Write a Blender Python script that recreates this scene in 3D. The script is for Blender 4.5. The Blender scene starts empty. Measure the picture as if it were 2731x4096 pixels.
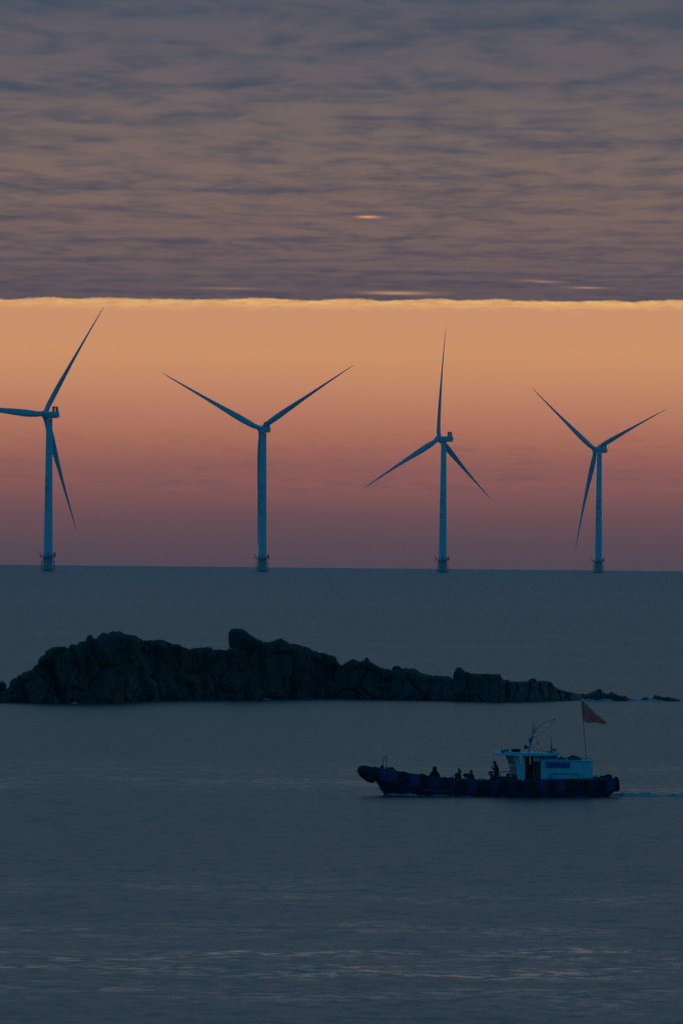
import bpy, bmesh, math, random
from mathutils import Vector, Matrix, noise as mnoise
random.seed(7)
RAD = math.radians
scene = bpy.context.scene
COL = scene.collection

# ------------------------------------------------------------------ camera
# 355 mm lens on a shore rise 14 m above the sea, turned 0.5 degrees off level
F_PX = 40445.0          # focal length in pixels of the 2731 x 4096 frame
CAM_H = 14.0
PITCH = 145.5 / F_PX
ROLL = RAD(0.545)
EARTH = 7.433e6         # earth radius with normal refraction
fwd = Vector((0, math.cos(PITCH), math.sin(PITCH)))
up0 = Vector((0, -math.sin(PITCH), math.cos(PITCH)))
rt0 = Vector((1, 0, 0))
cup = up0 * math.cos(ROLL) - rt0 * math.sin(ROLL)
crt = rt0 * math.cos(ROLL) + up0 * math.sin(ROLL)
cam_d = bpy.data.cameras.new('camera')
cam = bpy.data.objects.new('camera', cam_d)
COL.objects.link(cam)
cam_d.sensor_fit = 'VERTICAL'
cam_d.sensor_height = 36.0
cam_d.lens = F_PX / 4096 * 36.0
cam_d.clip_start = 1.0
cam_d.clip_end = 120000.0
M = Matrix((crt, cup, -fwd)).transposed().to_4x4()
M.translation = Vector((0, 0, CAM_H))
cam.matrix_world = M
scene.camera = cam


def at(px, py, dist):
    """World point at ground distance dist seen at a place of the 2731 x 4096 frame."""
    d = fwd + crt * ((px - 1365.5) / F_PX) + cup * ((2048 - py) / F_PX)
    d = d * (dist / math.hypot(d.x, d.y))
    return Vector((d.x, d.y, d.z + CAM_H))


def sea_z(x, y):
    return -(x * x + y * y) / (2 * EARTH)


# ------------------------------------------------------------------ view and render
vs = scene.view_settings
vs.view_transform = 'Standard'
vs.look = 'None'
vs.gamma = 1.0
vs.exposure = 0.0
vs.use_curve_mapping = False
scene.render.engine = 'CYCLES'
cy = scene.cycles
cy.use_denoising = False
try:
    cy.denoiser = 'OPENIMAGEDENOISE'
    cy.denoising_input_passes = 'RGB_ALBEDO_NORMAL'
except Exception:
    pass
cy.max_bounces = 6
cy.diffuse_bounces = 2
cy.glossy_bounces = 3
cy.transmission_bounces = 4
cy.volume_bounces = 0
cy.sample_clamp_indirect = 2.0
cy.use_adaptive_sampling = False


# ------------------------------------------------------------------ node helper
class NT:
    def __init__(self, tree):
        self.t = tree
        self.n = tree.nodes
        self.l = tree.links

    def node(self, kind, **kw):
        n = self.n.new(kind)
        for k, v in kw.items():
            setattr(n, k, v)
        return n

    def put(self, sock, v):
        if hasattr(v, 'is_output'):
            self.l.new(v, sock)
        elif v is not None:
            if isinstance(v, (tuple, list)) and len(v) == 3 and sock.type == 'RGBA':
                v = (*v, 1.0)
            sock.default_value = v

    def math(self, op, a, b=None, c=None, clamp=False):
        n = self.node('ShaderNodeMath', operation=op, use_clamp=clamp)
        self.put(n.inputs[0], a)
        if b is not None:
            self.put(n.inputs[1], b)
        if c is not None:
            self.put(n.inputs[2], c)
        return n.outputs[0]

    def vmath(self, op, a, b=None):
        n = self.node('ShaderNodeVectorMath', operation=op)
        self.put(n.inputs[0], a)
        if b is not None:
            if op == 'SCALE':
                self.put(n.inputs['Scale'], b)
            else:
                self.put(n.inputs[1], b)
        return n.outputs['Value'] if op in ('DOT_PRODUCT', 'LENGTH') else n.outputs[0]

    def comb(self, x, y, z):
        n = self.node('ShaderNodeCombineXYZ')
        for s, v in zip(n.inputs, (x, y, z)):
            self.put(s, v)
        return n.outputs[0]

    def sep(self, v):
        n = self.node('ShaderNodeSeparateXYZ')
        self.put(n.inputs[0], v)
        return n.outputs

    def noise(self, vec, scale, detail=3.0, rough=0.5, dist=0.0, lac=2.0):
        n = self.node('ShaderNodeTexNoise')
        self.put(n.inputs['Vector'], vec)
        n.inputs['Scale'].default_value = scale
        n.inputs['Detail'].default_value = detail
        n.inputs['Roughness'].default_value = rough
        n.inputs['Lacunarity'].default_value = lac
        n.inputs['Distortion'].default_value = dist
        return n.outputs

    def smooth(self, v, a, b, lo=0.0, hi=1.0):
        n = self.node('ShaderNodeMapRange', interpolation_type='SMOOTHSTEP', clamp=True)
        self.put(n.inputs[0], v)
        for i, q in enumerate((a, b, lo, hi)):
            self.put(n.inputs[i + 1], q)
        return n.outputs[0]

    def lin(self, v, a, b, lo=0.0, hi=1.0):
        n = self.node('ShaderNodeMapRange', interpolation_type='LINEAR', clamp=True)
        self.put(n.inputs[0], v)
        for i, q in enumerate((a, b, lo, hi)):
            self.put(n.inputs[i + 1], q)
        return n.outputs[0]

    def mix(self, f, a, b, blend='MIX'):
        n = self.node('ShaderNodeMix', data_type='RGBA', blend_type=blend, clamp_factor=True)
        self.put(n.inputs[0], f)
        self.put(n.inputs[6], a)
        self.put(n.inputs[7], b)
        return n.outputs[2]

    def ramp(self, v, stops, interp='LINEAR'):
        n = self.node('ShaderNodeValToRGB')
        n.color_ramp.interpolation = interp
        cr = n.color_ramp
        while len(cr.elements) < len(stops):
            cr.elements.new(0.5)
        for e, (p, c) in zip(cr.elements, stops):
            e.position = p
            e.color = (*c, 1.0) if len(c) == 3 else c
        self.put(n.inputs[0], v)
        return n.outputs[0]


def srgb(r, g, b):
    def f(c):
        c /= 255.0
        return c / 12.92 if c <= 0.04045 else ((c + 0.055) / 1.055) ** 2.4
    return (f(r), f(g), f(b))


# ------------------------------------------------------------------ sky (world)
# dusk: an open strip of afterglow under the straight edge of a wide cloud deck; overhead and behind the sky is blue, toned for the light it gives
SUN_ELEV = RAD(1.9)
world = bpy.data.worlds.new('World')
scene.world = world
world.use_nodes = True
world.node_tree.nodes.clear()
w = NT(world.node_tree)
gen = w.node('ShaderNodeTexCoord').outputs['Generated']
dx, dy, dz = w.sep(w.vmath('NORMALIZE', gen))
horiz = w.math('SQRT', w.math('ADD', w.math('MULTIPLY', dx, dx), w.math('MULTIPLY', dy, dy)))
cosaz = w.math('DIVIDE', dy, w.math('MAXIMUM', horiz, 0.001))       # 1 towards the sunset, -1 behind the camera
az = w.math('ARCTAN2', dx, dy)
elev = w.math('DIVIDE', dz, w.math('MAXIMUM', horiz, 0.001))

# open strip under the deck
def el(y2352, x2352=784):
    """tangent of the elevation of a row of the photograph"""
    return (2193.5 - y2352 * 4096 / 2352) / F_PX
E0, E1 = -0.003, 0.027
def pos(e):
    return (e - E0) / (E1 - E0)
strip_stops = [
    (pos(-0.0015), srgb(120, 85, 76)), (pos(0.0006), srgb(135, 89, 77)), (pos(0.0030), srgb(157, 97, 80)),
    (pos(0.0055), srgb(190, 112, 83)), (pos(0.0080), srgb(211, 125, 86)), (pos(0.0105), srgb(224, 138, 93)),
    (pos(0.0135), srgb(229, 149, 105)), (pos(0.0165), srgb(236, 162, 110)), (pos(0.0195), srgb(240, 169, 111)),
    (pos(0.0220), srgb(232, 165, 114)), (pos(0.0250), srgb(228, 162, 117)),
]
strip_v = w.comb(w.math('MULTIPLY', az, 26.0), w.math('MULTIPLY', elev, 330.0), 0.0)
soft = w.noise(strip_v, 1.0, 4.0, 0.55)[0]
elev_s = w.math('ADD', elev, w.math('MULTIPLY', w.math('SUBTRACT', soft, 0.5), 0.0018))
strip = w.ramp(w.lin(elev_s, E0, E1), strip_stops)
# thin pink streaks low in the strip
pk_v = w.comb(w.math('MULTIPLY', az, 200.0), w.math('MULTIPLY', elev, 1500.0), 3.0)
pk = w.noise(pk_v, 1.0, 7.0, 0.62, 0.5)[0]
pk_patch = w.noise(w.comb(w.math('MULTIPLY', az, 60.0), w.math('MULTIPLY', elev, 260.0), 9.3), 1.0, 2.0, 0.5)[0]
pk_mask = w.math('MULTIPLY', w.smooth(elev, 0.0042, 0.0068), w.smooth(elev, 0.0135, 0.0098))
pk_mask = w.math('MULTIPLY', pk_mask, w.smooth(pk_patch, 0.30, 0.54))
pk_f = w.math('MULTIPLY', w.smooth(pk, 0.44, 0.64), pk_mask)
strip = w.mix(w.math('MULTIPLY', pk_f, 0.72), strip, srgb(216, 118, 92))
pk_dk = w.math('MULTIPLY', w.smooth(pk, 0.50, 0.33), pk_mask)
strip = w.mix(w.math('MULTIPLY', pk_dk, 0.26), strip, srgb(126, 90, 88))
# afterglow is strongest towards the sun and dies round to the sides
strip_side = w.mix(w.smooth(cosaz, -0.2, 0.85), srgb(34, 62, 84), strip)

# cloud deck, seen in perspective: a flat layer 1500 m up
zz = w.math('MAXIMUM', elev, 0.004)
deck = w.comb(w.math('DIVIDE', w.math('DIVIDE', dx, w.math('MAXIMUM', horiz, 0.001)), zz),
              w.math('DIVIDE', cosaz, zz), 0.0)               # in units of the deck height
deck_km = w.vmath('MULTIPLY', deck, (1.5, 1.5, 1.5))
warp = w.noise(deck_km, 0.35, 2.0, 0.5)[1]
deck_w = w.vmath('ADD', deck_km, w.vmath('SCALE', w.vmath('SUBTRACT', warp, (0.5, 0.5, 0.5)), 0.5))
n_big = w.noise(w.vmath('MULTIPLY', deck_w, (0.22, 0.20, 1.0)), 1.0, 2.0, 0.5)[0]
n_row = w.noise(w.vmath('MULTIPLY', deck_w, (0.60, 0.72, 1.0)), 1.0, 2.0, 0.5, 0.3)[0]
n_mid = w.noise(w.vmath('MULTIPLY', deck_w, (4.2, 0.90, 1.0)), 1.0, 3.0, 0.50, 0.4)[0]
n_fine = w.noise(w.vmath('MULTIPLY', deck_w, (11.0, 2.4, 1.0)), 1.0, 3.0, 0.55, 0.3)[0]
n_all = w.math('ADD', w.math('ADD', w.math('MULTIPLY', n_big, 0.12), w.math('MULTIPLY', n_row, 0.30)),
               w.math('ADD', w.math('MULTIPLY', n_mid, 0.40), w.math('MULTIPLY', n_fine, 0.18)))
lit = w.smooth(n_all, 0.34, 0.60)
D0, D1 = 0.022, 0.075
def dpos(e):
    return (e - D0) / (D1 - D0)
deck_lit = w.ramp(w.lin(elev, D0, D1), [
    (dpos(0.0240), srgb(99, 86, 92)), (dpos(0.0262), srgb(107, 92, 94)), (dpos(0.0300), srgb(122, 102, 97)),
    (dpos(0.0350), srgb(130, 108, 99)), (dpos(0.0410), srgb(121, 106, 101)), (dpos(0.0470), srgb(104, 97, 103)),
    (dpos(0.0540), srgb(86, 90, 103)), (dpos(0.0700), srgb(70, 86, 102))])
deck_dk = w.ramp(w.lin(elev, D0, D1), [
    (dpos(0.0240), srgb(72, 70, 86)), (dpos(0.0300), srgb(80, 77, 90)), (dpos(0.0380), srgb(78, 81, 94)),
    (dpos(0.0450), srgb(60, 77, 95)), (dpos(0.0540), srgb(48, 74, 95)), (dpos(0.0700), srgb(48, 75, 96))])
deck_c = w.mix(lit, deck_dk, deck_lit)
# sky overhead and behind, out of view: blue tones set for the light they throw
deck_hi = w.mix(w.smooth(elev, 0.08, 0.9), srgb(70, 107, 129), srgb(14, 62, 89))
deck_hi = w.mix(w.math('MULTIPLY', w.smooth(n_all, 0.36, 0.62), 0.25), deck_hi, srgb(80, 102, 120))
deck_f = w.mix(w.smooth(elev, 0.052, 0.085), deck_c, deck_hi)
deck_f = w.mix(w.smooth(cosaz, 0.75, -0.35), deck_f, srgb(16, 98, 140))
# thin places where the low sun shows through close to the edge
gap_v = w.comb(w.math('MULTIPLY', az, 95.0), w.math('MULTIPLY', elev, 1250.0), 4.35)
gap = w.noise(gap_v, 1.0, 4.0, 0.55, 0.4)[0]
gap_m = None
for a0, e0, wa, we, k in ((0.00233, 0.0328, 0.0010, 0.00012, 1.0), (0.0186, 0.02652, 0.0022, 0.00014, 1.0), (0.0052, 0.02530, 0.0030, 0.00016, 0.7), (0.0240, 0.02600, 0.0016, 0.0001, 0.5), (-0.012, 0.0256, 0.003, 0.00012, 0.35)):
    g = w.math('ADD', w.math('POWER', w.math('DIVIDE', w.math('SUBTRACT', az, a0), wa), 2.0), w.math('POWER', w.math('DIVIDE', w.math('SUBTRACT', elev, e0), we), 2.0))
    g = w.math('MULTIPLY', w.math('POWER', 2.718, w.math('MULTIPLY', g, -1.0)), k)
    gap_m = g if gap_m is None else w.math('MAXIMUM', gap_m, g)
gap_f = w.math('MULTIPLY', gap_m, w.smooth(gap, 0.30, 0.58))
deck_f = w.mix(gap_f, deck_f, srgb(236, 172, 118))

# edge of the deck with its gilded rim
rag = w.noise(w.comb(w.math('MULTIPLY', az, 230.0), w.math('MULTIPLY', elev, 700.0), 0.0), 1.0, 6.0, 0.65)[0]
swell = w.noise(w.comb(w.math('MULTIPLY', az, 70.0), 0.0, 2.0), 1.0, 3.0, 0.55)[0]
edge = w.math('ADD', 0.02448, w.math('ADD', w.math('MULTIPLY', w.math('SUBTRACT', rag, 0.5), 0.00095),
              w.math('ADD', w.math('MULTIPLY', w.math('SUBTRACT', swell, 0.5), 0.00042), w.math('MULTIPLY', az, 0.006))))
over = w.math('SUBTRACT', elev, edge)
is_deck = w.smooth(over, -0.00002, 0.00022)
rag2 = w.noise(w.comb(w.math('MULTIPLY', az, 420.0), w.math('MULTIPLY', elev, 2200.0), 7.0), 1.0, 6.0, 0.68)[0]
rim_low = w.math('ADD', -0.00078, w.math('MULTIPLY', w.math('SUBTRACT', rag2, 0.5), 0.0024))
rim = w.math('MULTIPLY', w.smooth(over, w.math('SUBTRACT', rim_low, 0.0002), w.math('ADD', rim_low, 0.0004)),
             w.smooth(cosaz, 0.6, 0.97))
rim_b = w.noise(w.comb(w.math('MULTIPLY', az, 55.0), 0.0, 5.5), 1.0, 4.0, 0.6)[0]
rim = w.math('MULTIPLY', rim, w.lin(rim_b, 0.36, 0.54, 0.6, 1.0))
rim_c = w.mix(w.smooth(rag2, 0.40, 0.62), srgb(244, 174, 110), srgb(255, 206, 122))
strip_rim = w.mix(rim, strip_side, rim_c)
sky_c = w.mix(is_deck, strip_rim, deck_f)

nish = w.node('ShaderNodeTexSky', sky_type='NISHITA', sun_disc=False)
nish.sun_elevation = SUN_ELEV
nish.sun_rotation = 0.0                 # sun in +Y, ahead of the camera
nish.air_density = 1.0
nish.dust_density = 1.0
bg_sky = w.node('ShaderNodeBackground')
w.put(bg_sky.inputs[0], nish.outputs[0])
bg_sky.inputs[1].default_value = 0.05
bg_cloud = w.node('ShaderNodeBackground')
w.put(bg_cloud.inputs[0], sky_c)
bg_cloud.inputs[1].default_value = 1.0
mx = w.node('ShaderNodeMixShader')
mx.inputs[0].default_value = 0.985
w.l.new(bg_sky.outputs[0], mx.inputs[1])
w.l.new(bg_cloud.outputs[0], mx.inputs[2])
wo = w.node('ShaderNodeOutputWorld')
w.l.new(mx.outputs[0], wo.inputs['Surface'])
world.cycles.sampling_method = 'MANUAL'
world.cycles.sample_map_resolution = 2048

# ------------------------------------------------------------------ sun: low ahead, veiled by the deck
sun_d = bpy.data.lights.new('sun', 'SUN')
sun_d.energy = 0.002
sun_d.angle = RAD(14)
sun_d.color = (1.0, 0.66, 0.42)
sun = bpy.data.objects.new('sun', sun_d)
COL.objects.link(sun)
sun.rotation_euler = (-(RAD(90) - SUN_ELEV - RAD(3)), 0, 0)
sun.location = (0, 300, 300)


# ------------------------------------------------------------------ building helpers
def link(o, parent=None):
    COL.objects.link(o)
    if parent is not None:
        o.parent = parent
    return o


def tag(o, label, category, group=None):
    o['label'] = label
    o['category'] = category
    if group:
        o['group'] = group
    return o


def empty(name, loc=(0, 0, 0), rotz=0.0):
    o = bpy.data.objects.new(name, None)
    o.empty_display_size = 0.3
    o.location = loc
    o.rotation_euler = (0, 0, rotz)
    return link(o)


def mat(name, color, rough=0.6, metallic=0.0, var=0.0, vscale=2.0, spec=0.5, bump=0.0, color2=None):
    m = bpy.data.materials.new(name)
    m.use_nodes = True
    t = NT(m.node_tree)
    b = m.node_tree.nodes['Principled BSDF']
    b.inputs['Roughness'].default_value = rough
    b.inputs['Metallic'].default_value = metallic
    b.inputs['Specular IOR Level'].default_value = spec
    if var or color2:
        oc = t.node('ShaderNodeTexCoord').outputs['Object']
        n = t.noise(oc, vscale, 5.0, 0.6)[0]
        c2 = color2 or tuple(c * (1 - var) for c in color)
        c = t.mix(t.smooth(n, 0.38, 0.64), c2, color)
        t.put(b.inputs['Base Color'], c)
        t.put(b.inputs['Roughness'], t.lin(n, 0.3, 0.7, min(1, rough + 0.1), max(0.05, rough - 0.1)))
        if bump:
            bn = t.node('ShaderNodeBump')
            bn.inputs['Distance'].default_value = bump
            t.put(bn.inputs['Height'], n)
            t.put(b.inputs['Normal'], bn.outputs[0])
    else:
        b.inputs['Base Color'].default_value = (*color, 1)
    return m


class MB:
    """Collects shapes; build() links them as one mesh object."""
    def __init__(self):
        self.v = []
        self.f = []
        self.mi = []
        self.m = 0

    def add(self, verts, faces):
        k = len(self.v)
        self.v += [tuple(p) for p in verts]
        self.f += [tuple(i + k for i in q) for q in faces]
        self.mi += [self.m] * len(faces)
        return self

    def box(self, lo, hi, M=None):
        x0, y0, z0 = lo
        x1, y1, z1 = hi
        vs_ = [(x0, y0, z0), (x1, y0, z0), (x1, y1, z0), (x0, y1, z0), (x0, y0, z1), (x1, y0, z1), (x1, y1, z1), (x0, y1, z1)]
        if M:
            vs_ = [M @ Vector(p) for p in vs_]
        return self.add(vs_, [(0, 3, 2, 1), (4, 5, 6, 7), (0, 1, 5, 4), (1, 2, 6, 5), (2, 3, 7, 6), (3, 0, 4, 7)])

    def prism(self, poly, y0, y1):
        """polygon in XZ extruded along Y"""
        n = len(poly)
        vs_ = [(x, y0, z) for x, z in poly] + [(x, y1, z) for x, z in poly]
        fs = [tuple(range(n)), tuple(range(2 * n - 1, n - 1, -1))]
        fs += [(i, n + i, n + (i + 1) % n, (i + 1) % n) for i in range(n)]
        return self.add(vs_, fs)

    def tube(self, pts, r, seg=8, cap=True):
        pts = [Vector(p) for p in pts]
        rs = list(r) if isinstance(r, (list, tuple)) else [r] * len(pts)
        vs_, fs = [], []
        ref = None
        for i, p in enumerate(pts):
            d = (pts[min(i + 1, len(pts) - 1)] - pts[max(i - 1, 0)])
            d = d.normalized() if d.length > 1e-9 else Vector((0, 0, 1))
            if ref is None:
                ref = Vector((0, 0, 1)) if abs(d.z) < 0.9 else Vector((1, 0, 0))
            a = d.cross(ref)
            a = a.normalized() if a.length > 1e-6 else d.orthogonal().normalized()
            b = a.cross(d).normalized()
            ref = b
            for k in range(seg):
                t_ = 2 * math.pi * k / seg
                vs_.append(p + (a * math.cos(t_) + b * math.sin(t_)) * rs[i])
        for i in range(len(pts) - 1):
            for k in range(seg):
                k2 = (k + 1) % seg
                fs.append((i * seg + k, i * seg + k2, (i + 1) * seg + k2, (i + 1) * seg + k))
        if cap:
            fs.append(tuple(range(seg - 1, -1, -1)))
            fs.append(tuple((len(pts) - 1) * seg + k for k in range(seg)))
        return self.add(vs_, fs)

    def lathe(self, prof, seg=24, M=None, close=False):
        """profile of (radius, height) turned about Z"""
        vs_, fs = [], []
        for r, z in prof:
            for k in range(seg):
                t_ = 2 * math.pi * k / seg
                p = Vector((r * math.cos(t_), r * math.sin(t_), z))
                vs_.append(M @ p if M else p)
        n = len(prof)
        for i in range(n if close else n - 1):
            j = (i + 1) % n
            for k in range(seg):
                k2 = (k + 1) % seg
                fs.append((i * seg + k, i * seg + k2, j * seg + k2, j * seg + k))
        if not close:
            fs.append(tuple(range(seg - 1, -1, -1)))
            fs.append(tuple((n - 1) * seg + k for k in range(seg)))
        return self.add(vs_, fs)

    def mesh(self, name, mats, smooth=False):
        me = bpy.data.meshes.new(name)
        me.from_pydata(self.v, [], self.f)
        for m_ in (mats if isinstance(mats, (list, tuple)) else [mats]):
            me.materials.append(m_)
        if any(self.mi):
            me.polygons.foreach_set('material_index', self.mi)
        if smooth:
            me.polygons.foreach_set('use_smooth', [True] * len(me.polygons))
        me.update()
        return me

    def build(self, name, mats, parent=None, smooth=False, bevel=0.0, loc=None):
        me = self.mesh(name, mats, smooth)
        o = bpy.data.objects.new(name, me)
        link(o, parent)
        if loc is not None:
            o.location = loc
        if bevel:
            bm = bmesh.new()
            bm.from_mesh(me)
            bmesh.ops.bevel(bm, geom=list(bm.edges), offset=bevel, segments=2, affect='EDGES', profile=0.5)
            bm.to_mesh(me)
            bm.free()
        return o


def angle_smooth(o, deg=35):
    me = o.data
    me.polygons.foreach_set('use_smooth', [True] * len(me.polygons))
    bm = bmesh.new()
    bm.from_mesh(me)
    for e in bm.edges:
        if len(e.link_faces) == 2 and e.calc_face_angle(0) > RAD(deg):
            e.smooth = False
    bm.to_mesh(me)
    bm.free()


def glyphs(text, size=1.0):
    """flat mesh (verts, faces) of a line of writing, centred, 1 unit high"""
    cu = bpy.data.curves.new('writing', 'FONT')
    cu.body = text
    cu.size = size
    cu.align_x = 'CENTER'
    cu.align_y = 'CENTER'
    cu.resolution_u = 3
    o = bpy.data.objects.new('writing', cu)
    COL.objects.link(o)
    bpy.context.view_layer.update()
    dg = bpy.context.evaluated_depsgraph_get()
    me = o.evaluated_get(dg).to_mesh()
    vs_ = [tuple(v.co) for v in me.vertices]
    fs = [tuple(p.vertices) for p in me.polygons]
    o.evaluated_get(dg).to_mesh_clear()
    bpy.data.objects.remove(o)
    bpy.data.curves.remove(cu)
    return vs_, fs


# ------------------------------------------------------------------ sea: one sheet that follows the earth's curve past the horizon
def sea_material():
    m = bpy.data.materials.new('sea_water')
    m.use_nodes = True
    t = NT(m.node_tree)
    b = m.node_tree.nodes['Principled BSDF']
    b.inputs['Base Color'].default_value = (0.004, 0.018, 0.028, 1)
    b.inputs['IOR'].default_value = 1.333
    p = t.node('ShaderNodeNewGeometry').outputs['Position']
    # lanes of smoother water lie at a few distances off the shore, broken up along their length
    px_, py_, _z = t.sep(p)
    wob = t.noise(t.vmath('MULTIPLY', p, (1.0, 0.35, 0.0)), 0.055, 3.0, 0.55)[0]
    yy = t.math('ADD', py_, t.math('MULTIPLY', t.math('SUBTRACT', wob, 0.5), t.math('MULTIPLY', py_, 0.14)))
    slick = None
    for yc, wd, k in ((318, 8, 0.45), (338, 6, 0.85), (352, 6, 0.8), (372, 8, 0.42), (412, 12, 0.3), (600, 16, 0.5), (640, 20, 0.3), (1120, 30, 0.15), (1290, 30, 0.18), (1480, 30, 0.28), (1650, 30, 0.22), (2600, 60, 0.2), (3600, 80, 0.15)):
        g = t.math('POWER', 2.718, t.math('MULTIPLY', t.math('POWER', t.math('DIVIDE', t.math('SUBTRACT', yy, yc), wd), 2.0), -1.0))
        g = t.math('MULTIPLY', g, k)
        slick = g if slick is None else t.math('MAXIMUM', slick, g)
    broken = t.noise(t.vmath('MULTIPLY', p, (1.0, 0.8, 0.0)), 0.22, 4.0, 0.62)[0]
    slick = t.math('MULTIPLY', slick, t.smooth(broken, 0.38, 0.60))
    dash = t.noise(t.vmath('MULTIPLY', p, (1.5, 0.75, 0.0)), 0.9, 3.0, 0.6)[0]
    slick = t.math('MULTIPLY', slick, t.smooth(dash, 0.44, 0.58))
    gust = t.noise(t.vmath('MULTIPLY', p, (0.4, 1.0, 0.0)), 0.03, 4.0, 0.55)[0]
    # chop of 1 to 6 m, ripples of decimetres, long low swell
    swell = t.noise(t.vmath('MULTIPLY', p, (0.35, 1.0, 0.0)), 0.055, 2.0, 0.5)[1]
    chop = t.noise(t.vmath('MULTIPLY', p, (1.7, 1.0, 0.0)), 0.62, 3.0, 0.55)[1]
    rip = t.noise(t.vmath('MULTIPLY', p, (1.4, 1.0, 0.0)), 3.2, 2.0, 0.6)[1]
    half = (0.5, 0.5, 0.5)
    s = t.vmath('SCALE', t.vmath('SUBTRACT', swell, half), 0.03)
    c = t.vmath('SCALE', t.vmath('SUBTRACT', chop, half), 0.34)
    r = t.vmath('SCALE', t.vmath('SUBTRACT', rip, half), t.math('MULTIPLY', t.lin(slick, 0, 1, 0.30, 0.08), t.lin(gust, 0.3, 0.7, 0.7, 1.25)))
    sx, sy, _ = t.sep(t.vmath('ADD', s, t.vmath('ADD', c, r)))
    nrm = t.vmath('NORMALIZE', t.comb(sx, sy, 1.0))
    t.put(b.inputs['Normal'], nrm)
    t.put(b.inputs['Roughness'], t.lin(slick, 0, 1, 0.34, 0.09))
    return m


rings = [0.0, 60.0]
while rings[-1] < 26000:
    rings.append(rings[-1] + max(40.0, min(220.0, rings[-1] * 0.06)))
SEG = 288
sv, sf = [(0, 0, 0)], []
for r in rings[1:]:
    for k in range(SEG):
        a = 2 * math.pi * k / SEG
        sv.append((r * math.cos(a), r * math.sin(a), -r * r / (2 * EARTH)))
for k in range(SEG):
    sf.append((0, 1 + k, 1 + (k + 1) % SEG))
for i in range(len(rings) - 2):
    a, b_ = 1 + i * SEG, 1 + (i + 1) * SEG
    for k in range(SEG):
        k2 = (k + 1) % SEG
        sf.append((a + k, b_ + k, b_ + k2, a + k2))
sea_me = bpy.data.meshes.new('sea')
sea_me.from_pydata(sv, [], sf)
sea_me.materials.append(sea_material())
sea_me.polygons.foreach_set('use_smooth', [True] * len(sea_me.polygons))
sea = link(bpy.data.objects.new('sea', sea_me))
sea['kind'] = 'structure'
sea['label'] = 'calm rippled grey blue sea reaching to the horizon at dusk'


# ------------------------------------------------------------------ offshore wind turbines
m_tower = mat('turbine_white_paint', (0.76, 0.80, 0.82), 0.55, var=0.04, vscale=0.12)
m_blade = mat('blade_white_gelcoat', (0.62, 0.66, 0.69), 0.35, var=0.08, vscale=0.2)
m_tp = mat('transition_piece_paint', (0.66, 0.52, 0.34), 0.55, color2=(0.50, 0.40, 0.28), vscale=0.6)
m_pile = mat('pile_tidal_zone', (0.05, 0.055, 0.04), 0.8, var=0.5, vscale=1.2)
m_steel = mat('galvanised_steel_dark', (0.20, 0.24, 0.27), 0.5, var=0.3, vscale=1.0)
m_letter = mat('tower_letter_blue', (0.16, 0.36, 0.48), 0.5)
m_nacelle = mat('nacelle_shell', (0.64, 0.68, 0.70), 0.4, var=0.10, vscale=0.3)

HUB_Z, ROT_R, TILT = 106.5, 90.0, RAD(6.0)
TW0, TW1, TWZ0, TWZ1 = 3.08, 2.12, 10.4, 104.0     # tower radii and heights


def blade_mesh():
    st = [(1.2, 1.75, 1.75, 0.0), (3.0, 1.75, 1.75, 0.0), (6.0, 1.95, 1.7, 18), (10, 2.35, 1.45, 19), (15, 2.6, 1.1, 17),
          (20, 2.6, 0.88, 15), (26, 2.42, 0.70, 12.5), (32, 2.15, 0.56, 10.5), (40, 1.82, 0.43, 8), (48, 1.50, 0.33, 6),
          (56, 1.22, 0.255, 4.5), (64, 0.98, 0.19, 3), (72, 0.76, 0.14, 2), (79, 0.57, 0.10, 1), (85, 0.38, 0.065, 0.5),
          (88.5, 0.20, 0.035, 0), (90, 0.05, 0.012, 0)]
    N = 18
    mb = MB()
    vs_, fs = [], []
    for r, hc, ht, tw in st:
        k_ = 1.0 if r < 9 else 0.97 - 0.15 * min(1.0, (r - 9) / 40.0)
        hc, ht = hc * k_, ht * k_
        u = r / 90.0
        bend = 10.0 * u - 4.4 * u * u
        off = 0.22 * hc if r > 5 else 0.0
        rnd = max(0.0, min(1.0, (r - 3) / 9.0))
        b_ = -RAD(tw * 0.15 + 9)
        for k in range(N):
            t_ = 2 * math.pi * k / N
            c = math.cos(t_) * hc
            q = math.sin(t_) * ht * (1 - rnd * 0.45 * (1 - (math.cos(t_) + 1) / 2))
            c = c + off
            vs_.append((bend + q * math.cos(b_) + c * math.sin(b_), c * math.cos(b_) - q * math.sin(b_), r))
    for i in range(len(st) - 1):
        for k in range(N):
            k2 = (k + 1) % N
            fs.append((i * N + k, i * N + k2, (i + 1) * N + k2, (i + 1) * N + k))
    fs.append(tuple(range(N - 1, -1, -1)))
    fs.append(tuple((len(st) - 1) * N + k for k in range(N)))
    mb.add(vs_, fs)
    return soft(mb.mesh('blade', m_blade), 50)


def ring(mb, r, z, t, seg=28):
    mb.tube([(r * math.cos(2 * math.pi * k / seg), r * math.sin(2 * math.pi * k / seg), z) for k in range(seg + 1)], t, 6, False)


def soft(me, deg=30):
    bm = bmesh.new()
    bm.from_mesh(me)
    for f in bm.faces:
        f.smooth = True
    for e in bm.edges:
        if len(e.link_faces) != 2 or e.calc_face_angle(0) > RAD(deg):
            e.smooth = False
    bm.to_mesh(me)
    bm.free()
    return me


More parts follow.
